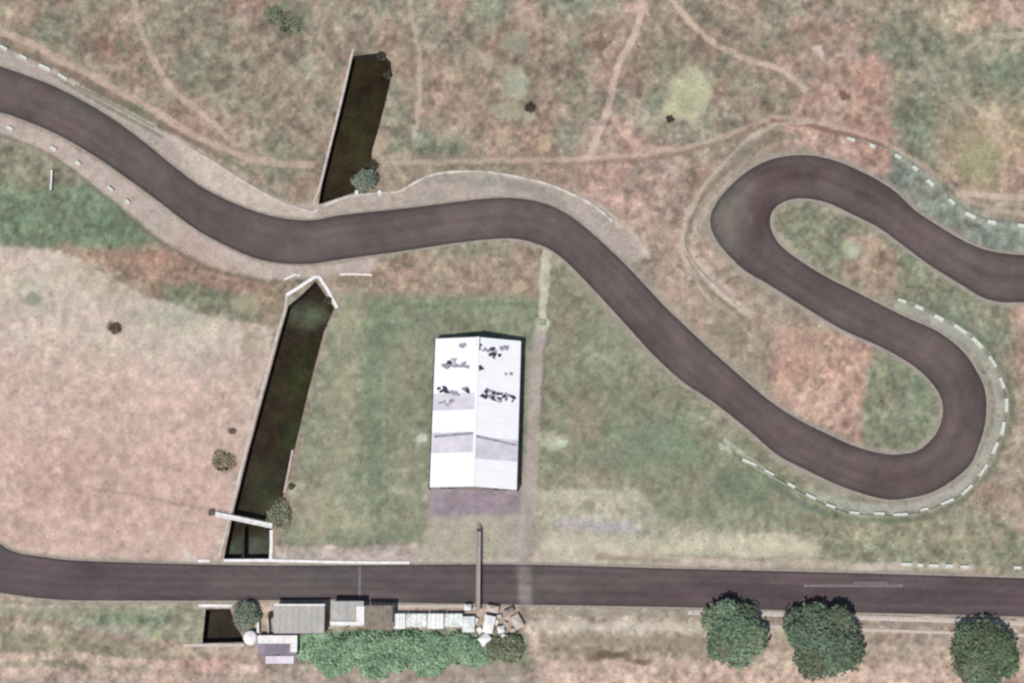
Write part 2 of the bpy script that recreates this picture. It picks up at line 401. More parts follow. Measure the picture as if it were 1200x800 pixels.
# between the hairpins and left of them
g.poly([(640,205),(760,270),(830,250),(845,300),(900,345),(1080,440),(1100,490),(1060,530),(1000,520),(900,465),(800,375),(690,265)], (158,144,124), .8, 12)
g.poly([(740,250),(810,250),(830,300),(880,345),(900,390),(820,390),(760,330)], (176,150,132), .7, 15)
g.blob(850,380,60,30,(150,142,116),.7,.9,40); g.blob(800,330,40,20,(172,148,132),.6,.8,40)
g.blob(870,430,40,25,(150,144,120),.6,.9,40)
g.poly([(908,388),(1030,392),(1022,440),(1012,520),(965,505),(905,465)], (190,150,130), .92, 12)
g.blob(955,475,35,30,(200,166,148),.5,.9); g.blob(925,430,25,30,(186,138,120),.5,.9)
g.poly([(1030,405),(1085,440),(1102,480),(1090,515),(1055,530),(1016,524),(1014,460)], (122,138,108), .95, 7)
g.blob(1035,460,14,50,(150,150,120),.6,.8); g.blob(1065,480,18,30,(116,134,108),.5,.8)
g.poly([(905,250),(925,235),(950,235),(1000,255),(1060,290),(1130,340),(1200,360),(1205,400),(1170,430),(1100,382),(1040,360),(940,305)], (134,140,114), .95, 8)
g.poly([(985,270),(1030,275),(1050,300),(1048,350),(1035,355),(985,325)], (172,146,124), .85, 8); g.blob(950,262,35,18,(120,132,104),.7,.8,20)
g.blob(1075,315,25,25,(126,138,110),.7,.8); g.blob(1130,385,50,26,(124,138,112),.8,.8,30)
g.poly([(1185,355),(1270,355),(1270,480),(1200,480)], (176,146,126), .9, 6)
g.poly([(1185,440),(1270,440),(1270,640),(1150,640),(1175,560),(1200,500)], (166,150,128), .8, 12)
# left: green verge, brown belt, bare field
g.poly([(-60,140),(0,152),(60,178),(130,230),(190,280),(260,315),(330,332),(335,360),(300,378),(200,360),(120,318),(60,292),(-60,288)], (136,136,112), 1, 6)
g.poly([(-60,215),(0,215),(100,215),(165,255),(180,285),(100,300),(60,290),(-60,286)], (98,132,98), .95, 12)
g.blob(60,200,70,25,(130,142,116),.7,.9); g.blob(35,265,60,20,(104,136,102),.7,.8)
g.poly([(60,288),(120,292),(200,285),(260,312),(320,332),(325,350),(240,335),(180,345),(120,320)], (164,132,112), .95, 8)
g.blob(185,303,22,12,(190,142,122),.8,.7); g.blob(232,345,50,14,(112,126,98),.9,.7,12); g.blob(315,350,20,35,(158,136,112),.8,.8)
FIELD = [(-80,285),(0,287),(55,290),(95,305),(150,335),(200,358),(250,371),(300,378),(322,385),(300,480),(286,540),(268,600),(255,660),(-60,660),(-80,600)]
g.poly(FIELD, (202,184,168), 1, 4)
g.poly([(-80,420),(100,405),(240,440),(300,430),(292,520),(255,658),(-60,658)], (208,176,160), .85, 40)
g.poly([(-80,510),(120,500),(290,520),(255,655),(-60,655)], (204,168,152), .7, 30)
g.blob(210,375,70,20,(176,178,154),.8,.9,8); g.blob(120,330,60,22,(192,180,152),.7,.8,20); g.blob(30,340,60,30,(190,186,160),.5,.9)
g.blob(150,400,150,30,(198,186,166),.6,.9); g.blob(60,360,40,16,(186,176,158),.5,.8); g.blob(80,440,60,16,(212,192,164),.5,.8)
g.blob(295,400,16,24,(166,152,126),.7,.8); g.blob(290,440,14,30,(176,160,140),.6,.8)
g.blob(60,560,60,40,(202,164,146),.5,.9); g.blob(200,620,60,24,(208,176,156),.5,.9); g.blob(8,572,15,13,(220,194,176),.7,.6)
g.blob(40,350,13,12,(166,160,142),.9,.5); g.blob(40,350,20,18,(206,196,174),.4,.6); g.blob(40,350,9,8,(148,146,130),.7,.6)
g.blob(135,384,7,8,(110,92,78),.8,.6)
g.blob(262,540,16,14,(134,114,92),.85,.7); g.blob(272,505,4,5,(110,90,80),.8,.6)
g.line([(110,573),(160,580),(210,590),(250,600)], 3, (176,146,128), .8, 2)
for k in range(46):
    x = random.Random(k).uniform(0,260); y = random.Random(k+99).uniform(450,640)
    g.blob(x, y, 3, random.Random(k+5).uniform(8,22), (186,148,132) if k % 2 else (220,192,172), .45, .8, random.Random(k+3).uniform(-20,20))
# middle lawn beside the hall
g.poly([(395,308),(600,284),(632,292),(636,345),(400,350)], (162,142,120), .9, 8)
g.blob(560,292,60,12,(136,142,112),.7,.8,-3); g.blob(460,318,60,12,(182,150,132),.7,.8); g.blob(590,335,20,10,(168,142,122),.6,.8)
g.poly([(400,345),(634,348),(622,480),(612,600),(500,640),(330,648),(350,540),(380,420)], (128,142,112), .95, 8)
g.line([(400,362),(470,357),(560,356),(630,358)], 4, (98,128,92), .7, 3)
g.blob(450,390,50,40,(118,140,108),.6,.9); g.blob(410,480,20,110,(158,158,128),.7,.9,8); g.blob(375,470,10,100,(150,156,126),.7,.8,12)
g.blob(455,520,30,60,(116,138,106),.6,.9); g.blob(480,420,20,40,(150,148,118),.6,.8); g.blob(470,560,22,50,(150,152,122),.7,.8)
g.blob(360,590,20,40,(172,160,138),.7,.8); g.blob(385,600,30,30,(164,166,134),.6,.8); g.blob(405,370,24,20,(160,150,122),.6,.8)
g.blob(430,610,60,16,(156,160,128),.7,.8); g.poly([(500,575),(618,575),(620,660),(485,660),(500,620)], (168,164,144), .9, 6)
g.poly([(503,572),(610,572),(612,604),(505,606)], (154,138,152), .85, 6, True); g.blob(600,590,22,30,(152,142,138),.7,.8)
g.poly([(325,640),(500,636),(500,662),(325,662)], (184,170,160), .9, 4); g.line([(340,637),(480,637)], 3, (140,136,114), .7, 2)
# right of the hall
g.poly([(640,300),(670,315),(760,415),(870,505),(960,575),(1060,600),(1180,610),(1210,640),(1210,668),(640,655),(630,500)], (136,142,114), .95, 6)
g.blob(690,420,50,60,(124,140,106),.7,.9,30); g.blob(660,380,20,40,(150,138,116),.6,.8); g.blob(730,480,40,40,(120,138,104),.6,.9)
g.blob(685,490,24,30,(152,136,114),.6,.8); g.blob(800,520,40,30,(108,134,100),.7,.8,40); g.blob(880,570,40,20,(112,134,102),.7,.8,35)
g.blob(770,540,50,30,(130,142,108),.6,.9); g.blob(840,600,80,24,(134,148,116),.7,.9); g.blob(1000,620,60,18,(146,146,114),.7,.8); g.blob(1120,625,60,18,(150,146,118),.7,.8)
g.poly([(628,574),(745,576),(790,610),(870,622),(960,630),(960,652),(628,655)], (186,182,158), .85, 13)
g.blob(725,612,20,6,(178,170,180),.7,.7); g.blob(760,645,60,6,(160,142,126),.7,.7); g.blob(650,640,30,12,(160,152,136),.7,.8)
g.blob(900,630,60,8,(208,196,166),.7,.7); g.line([(800,655),(945,652)], 4, (160,142,124), .7, 3); g.blob(690,560,50,14,(160,148,124),.6,.8)
g.line([(620,657),(700,656),(800,659),(900,660)], 5, (196,178,162), .7, 3)
for k in range(26):
    q = random.Random(k+700); x = q.uniform(650,840); y = q.uniform(400,560)
    if y > 330+(x-640)*.95: g.line([(x,y),(x+q.uniform(8,24),y-q.uniform(6,20)),(x+q.uniform(24,34),y-q.uniform(4,20))], 2.5, q.choice([(150,154,128),(96,118,88),(112,130,98)]), .6, 3)
# below the straight
g.poly([(-60,696),(1270,724),(1270,900),(-60,900)], (178,158,140), 1, 3)
g.poly([(-60,705),(240,708),(240,752),(150,748),(60,735),(-60,725)], (146,150,124), .95, 6); g.blob(150,722,60,12,(112,140,106),.9,.7); g.blob(120,740,60,9,(172,172,154),.6,.8)
g.poly([(-60,735),(60,738),(180,755),(250,765),(240,790),(-60,775)], (150,144,118), .8, 6)
g.line([(-40,722),(40,728),(110,742),(200,755),(240,758)], 6, (158,136,118), .8, 4)
g.line([(-20,772),(60,768),(150,775),(300,785)], 9, (206,180,162), .8, 4); g.line([(0,745),(60,752),(160,768)], 7, (132,136,106), .6, 4)
g.blob(235,778,60,14,(194,152,136),.8,.7); g.blob(30,790,40,10,(208,178,160),.6,.8); g.blob(190,795,80,8,(196,166,150),.6,.8)
g.poly([(350,735),(560,738),(620,745),(620,785),(350,785)], (128,140,114), .9, 6); g.poly([(340,782),(700,782),(700,860),(340,860)], (166,150,136), .9, 5)
g.line([(330,788),(420,775),(540,780)], 6, (196,180,160), .5, 4)
g.poly([(620,712),(830,716),(830,745),(625,745)], (180,168,148), .9, 6); g.poly([(640,745),(820,745),(830,772),(640,772)], (164,150,126), .9, 6)
g.blob(712,768,26,6,(118,100,80),.85,.6); g.blob(745,775,18,5,(126,104,88),.7,.6); g.blob(680,758,26,7,(150,140,116),.6,.7)
g.poly([(640,778),(1270,778),(1270,860),(640,860)], (204,174,156), .85, 8); g.line([(640,733),(720,732),(820,734)], 7, (200,186,166), .8, 3)
g.poly([(890,740),(930,740),(930,790),(890,790)], (196,178,156), .6, 8); g.poly([(1005,742),(1125,745),(1125,775),(1005,775)], (174,156,136), .8, 6)
g.blob(1060,765,40,14,(180,158,140),.5,.8); g.poly([(1180,735),(1270,735),(1270,860),(1180,860)], (176,160,138), .8, 8)
g.line([(-40,711),(100,708),(235,708)], 4, (188,170,152), .6, 3); g.blob(40,712,40,5,(198,170,158),.5,.8)
g.blob(812,765,10,5,(140,128,108),.6,.8); g.line([(590,745),(600,800)],12,(184,172,156),.5,6)
# dry-grass mottling
f1 = fbm(PX/11, PY/11, 10, 3); f2 = fbm(PX/5, PY/5, 12, 3); f3 = fbm(PX/30, PY/14, 13, 3)
calm = np.ones(len(PX))
fi = inside(PX, PY, np.array(FIELD, float)); calm[fi] = .3
lw = inside(PX, PY, np.array([(385,340),(640,340),(640,660),(330,655)],float)); calm[lw] = .6
lw = (PX>640)&(PX<960)&(PY>330)&(PY<670); calm[lw] = .65
m_ = g.c.mean(1)[:, None]; g.c[:] = m_+(g.c-m_)*.80
ex = np.clip(g.c[:, 1]-g.c[:, 0]-4, 0, 60); g.c[:, 0] += .40*ex; g.c[:, 1] += .12*ex; g.c[:, 2] += .24*ex
g.c += np.array([8, 7, 4])
wn = fbm(PX/5+3*fbm(PX/20, PY/20, 15, 2), PY/8, 0, 2)
big2 = fbm(PX/38, PY/30, 3, 3)
br = 1 + (.2+.8*calm)*(.36*f1 + .40*f2 + .10*f3 + .24*wn + .22*big2)
g.c *= br[:, None]
bh = calm*(fbm(PX/42, PY/42, 12, 3))*sm(330, 180, PY); g.c += bh[:, None]*np.array([20, -7, -3]) + np.array([3, 0, -1])
hue = calm*(fbm(PX/13, PY/13, 14, 3))*20
g.c[:, 0] += hue*.55; g.c[:, 1] -= hue*.25; g.c[:, 2] -= .15*hue
# run-off strips beside the asphalt
g.poly([(-60,38),(0,52),(30,66),(75,88),(110,112),(160,140),(205,160),(250,190),(300,222),(345,240),(400,232),(470,222),(505,205),(570,200),(640,212),(700,238),(745,275),(760,300),(735,310),(690,270),(660,248),(600,232),(400,252),(367,258),(300,248),(233,217),(133,140),(67,103),(-60,58)], (188,174,162), .9, 3, True)
g.poly([(205,158),(250,188),(300,222),(345,240),(367,250),(367,258),(300,248),(250,226),(215,195)], (208,192,176), .9, 4, True)
g.poly([(-60,120),(0,134),(60,158),(120,192),(187,239),(240,278),(300,306),(367,312),(440,302),(440,318),(367,326),(310,327),(250,312),(190,282),(130,232),(70,188),(0,156),(-60,140)], (200,182,170), .92, 3, True)
g.blob(230,290,50,14,(192,170,154),.7,.8,32); g.line([(0,158),(60,182),(125,232),(185,281),(250,316),(310,330)], 3, (118,112,94), .6, 2, .1)
g.line([(500,210),(560,212),(620,220),(660,236)], 8, (150,150,136), .6, 5)
for pl in (SE[28:52], NE[28:48], SE[50:], NE[40:58], SE[18:30], NE[17:28], RT, NE[44:52]):
    g.line(pl, 9, (172,164,148), .6, 3, .3)
g.line(SE[30:46], 34, (150,148,130), .5, 4, .3); g.line(NE[44:52], 22, (160,148,132), .5, 5, .3)
g.line([(p[0]+5*0, p[1]) for p in [(1052,358),(1075,366),(1098,378),(1122,391),(1141,407),(1158,428),(1168,451),(1172,476),(1168,501),(1159,523),(1146,548),(1129,568),(1107,581),(1082,590),(1055,596),(1030,595),(1001,594),(973,586),(950,575)]], 9, (184,184,170), .75, 3, .2)
g.line([(1060,346),(1100,365),(1150,396),(1182,446),(1186,480),(1172,530),(1140,575),(1090,604),(1030,610),(970,602),(900,566)], 4, (104,120,94), .6, 3, .3)
g.line([(850,516),(880,540),(902,556)], 5, (200,202,178), .8, 2, .2)
g.line([(1046,176),(1075,196),(1092,212),(1118,238),(1140,256),(1200,268)], 7, (176,184,166), .7, 3, .2)
g.line([(60,86),(120,122),(190,160)], 4, (120,122,102), .7, 2, .2); g.line([(-20,44),(60,76),(110,104),(210,158),(300,205)], 4, (124,116,96), .65, 2, .2)
g.line([(20,66),(75,92),(140,128),(205,164)], 3.5, (206,194,180), .7, 2, .2)
g.line([(60,62),(150,112),(225,154),(300,186)], 2.5, (140,118,98), .6, 2, .2)
g.blob(158,126,22,9,(104,116,90),.8,.7,28)
# footpaths and tyre tracks in the dry grass
for pts, wd, cl, a in [
    ([(155,-20),(158,5),(165,35),(178,65),(200,103),(222,122),(245,140),(268,162)], 5, (190,168,146), .75),
    ([(-60,20),(0,38),(40,53),(90,80),(150,113),(220,153),(270,177),(320,191),(366,192)], 6, (190,162,140), .8),
    ([(460,190),(520,190),(600,188),(700,186),(780,178),(850,160),(880,148),(905,139),(950,142),(1000,155),(1060,180),(1110,215),(1145,240),(1210,252)], 4, (184,160,140), .7),
    ([(905,143),(950,147),(1000,161),(1040,174)], 3.5, (134,104,88), .8),
    ([(700,190),(780,183),(850,166)], 3, (150,120,104), .5),
    ([(755,-20),(752,10),(742,45),(724,80),(713,125),(700,160),(690,184)], 6, (196,170,154), .85),
    ([(713,128),(730,155),(750,172),(790,176)], 4, (194,162,146), .6),
    ([(783,-10),(800,15),(835,50),(880,70),(915,82),(948,108)], 5, (196,170,150), .85),
    ([(478,-20),(484,20),(491,60),(491,110),(487,160)], 4, (182,164,142), .8),
    ([(1130,226),(1160,230),(1210,231)], 5, (196,170,156), .85),
    ([(1175,-5),(1190,25),(1210,38)], 5, (190,166,150), .7), ([(1130,60),(1150,46),(1180,42),(1215,41)], 4, (178,166,144), .7),
    ([(110,75),(135,78),(160,70)], 5, (176,154,136), .5), ([(222,118),(262,108),(290,104)], 3, (176,158,138), .5),
    ([(800,292),(802,270),(815,235),(845,195),(880,163),(905,150)], 3, (184,166,146), .7),
    ([(812,282),(818,250),(845,212),(880,182)], 3, (182,160,140), .6),
    ([(800,300),(815,318),(840,340),(880,370)], 4, (202,186,166), .8), ([(806,290),(830,318),(862,345)], 3, (190,172,154), .7),
    ([(700,240),(740,272),(760,300)], 4, (198,178,162), .7), ([(505,165),(485,165),(490,140)], 3, (170,158,136), .3),
    ([(640,296),(638,330),(636,370)], 9, (192,188,160), .9), ([(636,375),(630,430),(626,520),(618,600),(612,662)], 12, (166,154,142), .85),
    ([(618,600),(616,640),(614,662)], 9, (146,140,130), .8), ([(404,346),(398,372),(396,420)], 4, (160,160,128), .5),
    ([(640,400),(655,395),(650,300)], 2, (150,140,120), .2), ([(1068,90),(1090,80),(1098,100)], 5, (160,150,132), .5),
    ([(492,640),(500,600),(503,580)], 3, (150,144,116), .6), ([(1000,112),(1003,128),(1012,122)], 3, (205,165,140), .6)]:
    g.line(pts, wd+1, tuple(min(235,v+(20 if cl[0]>150 else 0)) for v in cl), a, 2.2, .4)
g.line([(640,640),(700,636),(800,640),(880,644),(955,646)], 13, (206,200,172), .75, 5, .6)
g.line([(632,582),(680,580),(742,582)], 9, (200,194,168), .6, 4, .6)
g.line([(330,657),(420,658),(500,657),(600,658)], 6, (206,194,184), .8, 3, .4)
g.line([(1000,664),(1060,663),(1140,665)], 6, (212,200,186), .7, 3, .5)
for k in range(60):
    q = random.Random(k+3000); x = q.uniform(420,760); y = q.uniform(10,175)
    g.blob(x, y, q.uniform(2.5,6), q.uniform(4,9), q.choice([(188,170,148),(128,112,92),(196,178,152),(122,124,98)]), .55, .7, q.uniform(-30,30))
for k in range(90):
    q = random.Random(k+5000); x = q.choice([q.uniform(20,400), q.uniform(800,1200)]); y = q.uniform(5,130)
    if x < 400 and y > 40+x*.42: continue
    g.blob(x, y, q.uniform(3,8), q.uniform(3,9), q.choice([(184,164,142),(130,110,92),(112,120,94),(176,160,134)]), .5, .7, q.uniform(-60,60))
# trails around the left of the upper hairpin
for pts, wd, cl, a in [
    ([(832,352),(812,325),(800,298),(799,270),(812,236),(842,198),(876,164),(905,147),(950,144)], 3, (206,190,170), .8),
    ([(870,372),(840,346),(818,322),(806,298),(806,270),(820,238),(850,202),(884,172),(915,156)], 2.5, (132,124,106), .7),
    ([(885,368),(850,344),(826,318),(813,294),(814,268),(828,242),(856,210)], 3, (200,186,166), .7),
    ([(860,196),(880,178),(908,162),(935,158)], 9, (134,128,108), .6),
    ([(826,246),(818,264),(816,280)], 8, (206,192,174), .7),
    ([(470,196),(600,193),(700,191),(780,183),(850,165),(905,146)], 2.2, (150,130,112), .45),
    ([(455,188),(520,184),(600,182),(690,181)], 2.5, (142,126,106), .4),
    ([(0,47),(90,89),(150,122),(220,161),(280,187)], 2.2, (140,120,100), .6),
    ([(640,300),(690,345),(735,395),(790,455)], 5, (170,160,142), .4),
    ([(760,330),(800,370),(850,415),(900,455)], 6, (178,164,146), .4)]:
    g.line(pts, wd, cl, a, 2, .3)
g.poly([(880,180),(850,205),(825,240),(820,270),(815,250),(835,205),(868,172),(905,155)], (150,140,124), .5, 5)
# lawn stripes, apron and lane by the hall
g.line([(418,350),(405,400),(398,470),(390,540),(372,630)], 20, (166,162,132), .55, 9, 1)
g.line([(470,400),(468,470),(472,540)], 14, (150,148,118), .45, 7, 1)
g.line([(440,380),(436,450),(440,560)], 16, (112,134,108), .4, 8, 1)
g.poly([(505,600),(612,602),(616,655),(486,656),(498,630)], (184,176,158), .75, 6)
g.blob(545,640,34,12,(170,168,142),.6,.8); g.blob(590,640,20,12,(180,168,152),.6,.8)
g.poly([(503,574),(608,574),(606,602),(505,604)], (156,142,150), .7, 8)
g.line([(634,380),(628,440),(624,520),(618,590),(613,660)], 15, (184,172,162), .75, 4, .5)
g.line([(640,300),(637,340),(634,372)], 8, (204,198,170), .7, 3, .5)
g.line([(642,350),(640,400),(634,500)], 3, (116,116,96), .6, 2, .6)
g.blob(690,480,26,40,(152,140,118),.6,.9); g.blob(665,400,14,40,(146,140,118),.5,.9); g.blob(760,520,60,40,(120,140,114),.5,.9)
g.blob(800,600,70,20,(138,148,120),.5,.9); g.blob(860,570,60,16,(110,130,104),.5,.9,25); g.line([(840,515),(880,545),(930,585),(960,600)], 5, (104,124,100), .6, 4, .8)
g.poly([(650,606),(745,608),(745,622),(650,619)], (186,178,178), .7, 5); g.line([(628,655),(720,654),(820,658),(950,661),(1060,662)], 8, (206,190,172), .7, 3, .8)
g.line([(640,645),(760,642),(880,634),(950,645)], 12, (212,202,174), .6, 5, .8)
g.line([(628,576),(745,575)], 4, (206,200,178), .6, 3); g.line([(700,652),(790,657)], 4, (150,134,120), .6, 3)
# bands below the straight
for pts, wd, cl, a in [([(625,717),(720,718),(826,720)], 7, (160,152,132), .7), ([(625,733),(720,734),(830,737),(1000,745)], 8, (208,196,178), .7), ([(640,748),(820,752)], 9, (158,146,120), .6),
    ([(890,725),(1010,729),(1130,734)], 5, (150,138,124), .7), ([(895,745),(930,746)], 8, (190,172,152), .6), ([(650,776),(700,779),(825,775)], 4, (206,178,160), .7),
    ([(0,706),(120,707),(235,706)], 3, (150,142,122), .6), ([(0,716),(80,716),(235,718)], 5, (166,164,136), .6), ([(250,762),(300,765)], 6, (210,184,164), .6),
    ([(380,785),(470,783),(600,786)], 12, (170,156,142), .7), ([(350,781),(440,779),(540,782)], 3, (200,194,170), .5)]:
    g.line(pts, wd, cl, a, 2.5, .7)
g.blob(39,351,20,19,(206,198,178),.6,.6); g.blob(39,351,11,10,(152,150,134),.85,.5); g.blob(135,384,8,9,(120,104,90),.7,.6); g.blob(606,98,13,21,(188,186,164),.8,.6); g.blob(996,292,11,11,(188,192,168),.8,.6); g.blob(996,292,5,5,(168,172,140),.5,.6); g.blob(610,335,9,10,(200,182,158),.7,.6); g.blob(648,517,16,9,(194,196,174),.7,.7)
g.blob(715,768,30,6,(112,96,78),.85,.6,3); g.blob(752,776,16,4,(120,100,84),.8,.6); g.blob(690,760,30,6,(140,126,102),.6,.7)
g.blob(808,112,29,34,(204,200,166),.9,.5,15); g.blob(790,132,14,10,(204,192,158),.8,.5); g.blob(814,104,13,12,(176,182,146),.6,.6)
g.blob(1130,165,34,34,(180,164,132),.6,.8); g.blob(1150,190,26,26,(158,158,120),.6,.8); g.line([(1150,130),(1172,150),(1178,215)], 5, (206,184,156), .7, 3)
# pale spots, scars
for x, y, rx, ry, cl, a, rt_ in [(808,112,25,30,(198,194,158),.95,15),(803,120,12,14,(172,178,138),.6,0),(606,98,12,20,(176,178,152),.85,0),(604,50,16,12,(158,162,138),.6,0),
    (595,128,20,10,(170,168,138),.7,0),(621,135,7,7,(196,186,156),.8,0),(588,160,8,12,(206,184,150),.7,0),(639,170,7,9,(206,184,152),.7,-20),(545,140,8,8,(190,166,146),.6,0),
    (552,72,7,12,(186,164,142),.6,0),(575,72,6,9,(180,164,142),.6,0),(535,68,4,9,(186,164,142),.6,0),(960,62,11,4,(220,200,186),.9,55),(940,68,5,5,(200,180,160),.6,0),
    (996,57,8,7,(212,178,168),.6,0),(996,292,11,10,(178,184,152),.85,0),(996,292,5,5,(194,196,166),.7,0),(606,335,9,10,(198,176,148),.8,0),(648,517,17,10,(184,186,158),.7,0),
    (657,518,6,5,(212,216,190),.8,0),(493,515,6,6,(214,216,196),.9,0),(635,379,7,9,(212,214,184),.9,0),(882,136,8,8,(186,170,146),.7,0),(1115,60,6,8,(170,168,140),.6,0),
    (990,113,9,5,(128,92,80),.8,45),(1008,122,8,5,(206,164,142),.7,-20),(442,168,9,15,(200,176,150),.7,0),(475,185,7,8,(194,170,148),.6,0),(452,158,5,8,(186,158,134),.6,0),
    (850,522,12,3,(196,202,176),.8,45),(1060,637,7,9,(176,166,138),.6,0),(1170,630,6,12,(178,162,138),.6,0),(696,78,10,5,(180,162,140),.6,0),(700,52,14,6,(120,100,84),.6,0),
    (435,150,5,14,(196,174,150),.5,8),(820,50,6,10,(104,100,84),.6,0),(184,745,8,6,(196,190,150),.8,-30),(1078,455,10,18,(128,146,116),.5,0),(310,652,9,4,(210,200,190),.5,0),
    (225,652,12,5,(222,210,196),.8,25),(102,71,4,9,(196,172,150),.7,0),(50,330,6,8,(214,204,186),.5,30),(285,355,14,8,(176,164,134),.7,0)]:
    g.blob(x, y, rx*1.15, ry*1.15, cl, min(1,a*1.15), .5, rt_)
q1 = fbm(PX/8, PY/8, 4, 3); q2 = fbm(PX/14, PY/14, 9, 3)
g.c *= (1+.20*q1)[:, None]; g.c += q2[:, None]*np.array([5, 0, -2])
m_ = g.c.mean(1)[:, None]; g.c[:] = m_+(g.c-m_)*.95 + np.array([3, 2, 2])
# relief away from the roads
dr = np.full(len(PX), 60.0)
for pl in (NE, SE, RT, RB):
    b = np.nonzero((PX > -80) & (PX < 1290) & (PY > 30) & (PY < 760))[0]
    dr[b] = np.minimum(dr[b], seg_dist(PX[b], PY[b], spline(pl, 20)))
tr = np.vstack([spline(NE, 12), spline(SE, 12)[::-1]]); inn = inside(PX, PY, tr) | inside(PX, PY, np.vstack([spline(RT, 20), spline(RB, 20)[::-1]]))
msk = sm(6, 22, dr)*(~inn)
for cpt in (CAN_N, CAN_S, POND):
    cc = np.array(cpt, float); b = np.nonzero((PX > cc[:,0].min()-30) & (PX < cc[:,0].max()+30) & (PY > cc[:,1].min()-30) & (PY < cc[:,1].max()+30))[0]
    msk[b] *= sm(4, 18, seg_dist(PX[b], PY[b], np.vstack([cc, cc[:1]])))
for bx in ((485,370,640,620),(225,695,640,800)):
    msk[(PX > bx[0]) & (PX < bx[2]) & (PY > bx[1]) & (PY < bx[3])] *= .2
far = sm(400, 2500, np.hypot(X, Y))
Z = msk*calm*(.32*fbm(X/4.5, Y/4.5, 6, 3) + .55*fbm(X/18, Y/18, 11, 2)) - .012
idx = np.arange(nx*ny).reshape(nx, ny)
F = np.stack([idx[:-1,:-1], idx[1:,:-1], idx[1:,1:], idx[:-1,1:]], -1).reshape(-1, 4)
cx_ = X[F].mean(1); cy_ = Y[F].mean(1); keep = np.ones(len(F), bool)
for rg in rings: keep &= ~inside(cx_, cy_, rg)
me = np_mesh('ground', np.stack([X, Y, Z], 1), F[keep], alb(np.clip(g.c, 20, 245)), True)
ground = link('ground', me, M['ground']); tag(ground, kind='structure')

# ---------------------------------------------------------------- kerbs along the asphalt
def ribbon(name, pts, off0, off1, z0, z1, material, label=None, cat=None, kind=None, step=6, skip=None):
    """strip between two offsets (m) from a traced line, raised to z1"""
    P = spline(pts, step); W = np.array([tuple(at(*p))[:2] for p in P])
    T = np.gradient(W, axis=0); T /= np.linalg.norm(T, axis=1)[:, None]; N = np.stack([-T[:, 1], T[:, 0]], 1)
    mb = MB(); n = len(W)
    for i in range(n):
        a = W[i]+N[i]*off0; b = W[i]+N[i]*off1
        mb.v += [(a[0],a[1],z0),(a[0],a[1],z1),(b[0],b[1],z1),(b[0],b[1],z0)]
    for i in range(n-1):
        if skip and skip(i, n): continue
        for k in range(3): mb.f.append((i*4+k, (i+1)*4+k, (i+1)*4+k+1, i*4+k+1))
    for k in (0, n-1): mb.f.append((k*4, k*4+1, k*4+2, k*4+3))
    o = mb.build(name, material)
    bm = bmesh.new(); bm.from_mesh(o.data); bmesh.ops.recalc_face_normals(bm, faces=bm.faces); bm.to_mesh(o.data); bm.free()
    return tag(o, label, cat, None, kind)
for nm, pl, s in (('kerb', NE, 1), ('kerb', SE, -1), ('kerb', RT, 1), ('kerb', RB, -1)):
    ribbon(nm, pl, 0.02*s, 0.62*s, -.05, .075, M['kerb'], kind='structure')
# painted marks on the straight
def mark(name, px0, py0, px1, py1, material, z=.088, kind='structure'):
    a, b, c_, d = at(px0,py0), at(px1,py0), at(px1,py1), at(px0,py1)
    mb = MB(); mb.box(min(a.x,d.x), c_.y, z-.006, max(b.x,c_.x), a.y, z); o = mb.build(name, material); return tag(o, kind=kind)
M['paint'] = mat('worn_road_paint', (140, 130, 130), noise=[(.8, (.72, .7, .7), (1.15, 1.15, 1.15))])
mark('start_line', 420.5, 663.5, 422.5, 701, M['paint'])
mb = MB()
for x0, y0, x1, y1 in ((942, 684.5, 1058, 686.5), (1000,681.5,1040,682.5)):
    a = at(x0,y0); b = at(x1,y1+.8); mb.box(a.x, b.y, .08, b.x, a.y, .088)
tag(mb.build('lane_marking', M['paint']), kind='structure')

# ---------------------------------------------------------------- canal
WZ = -4.0
def canal(ringpx, wall_name, tint, water_label):
    rg = wring(ringpx); n = len(rg)
    a2 = sum(rg[i][0]*rg[(i+1)%n][1]-rg[(i+1)%n][0]*rg[i][1] for i in range(n))
    if a2 < 0: rg = rg[::-1]
    mb = MB()
    for i in range(n):
        a, b = rg[i], rg[(i+1) % n]
        mb.quad((a[0],a[1],.0),(b[0],b[1],.0),(b[0],b[1],WZ-.5),(a[0],a[1],WZ-.5))
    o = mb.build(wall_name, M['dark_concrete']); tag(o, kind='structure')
    x0, y0 = rg.min(0)-.1; x1, y1 = rg.max(0)+.1
    xs = np.arange(x0, x1+.8, .8); ys = np.arange(y0, y1+.8, .8)
    XX, YY = np.meshgrid(xs, ys, indexing='ij'); a, b = XX.shape
    px, py = topx(XX.ravel(), YY.ravel())
    p = Painter(px, py, tint[0], 3)
    for t in tint[1:]: p.blob(*t)
    id_ = np.arange(a*b).reshape(a, b)
    F = np.stack([id_[:-1,:-1], id_[1:,:-1], id_[1:,1:], id_[:-1,1:]], -1).reshape(-1, 4)
    cxx = XX.ravel()[F].mean(1); cyy = YY.ravel()[F].mean(1)
    d = seg_dist(cxx, cyy, np.vstack([rg, rg[:1]])); k = inside(cxx, cyy, rg) | (d < .9)
    me = np_mesh('canal_water', np.stack([XX.ravel(), YY.ravel(), np.full(a*b, WZ)], 1), F[k], alb(p.c))
    tag(link('canal_water', me, M['water']), kind='structure')
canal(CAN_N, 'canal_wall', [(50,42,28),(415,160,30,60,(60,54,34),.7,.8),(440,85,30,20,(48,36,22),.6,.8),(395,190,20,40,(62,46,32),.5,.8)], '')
canal(CAN_S, 'canal_wall', [(56,46,34),(352,430,20,50,(54,58,32),.9,.8,15),(360,365,30,22,(92,98,82),.9,.7),(340,500,16,50,(50,54,32),.8,.8,15),(310,570,26,40,(58,60,44),.8,.8),(290,640,40,20,(88,94,84),.9,.7),(335,600,30,25,(84,84,70),.8,.7)], '')
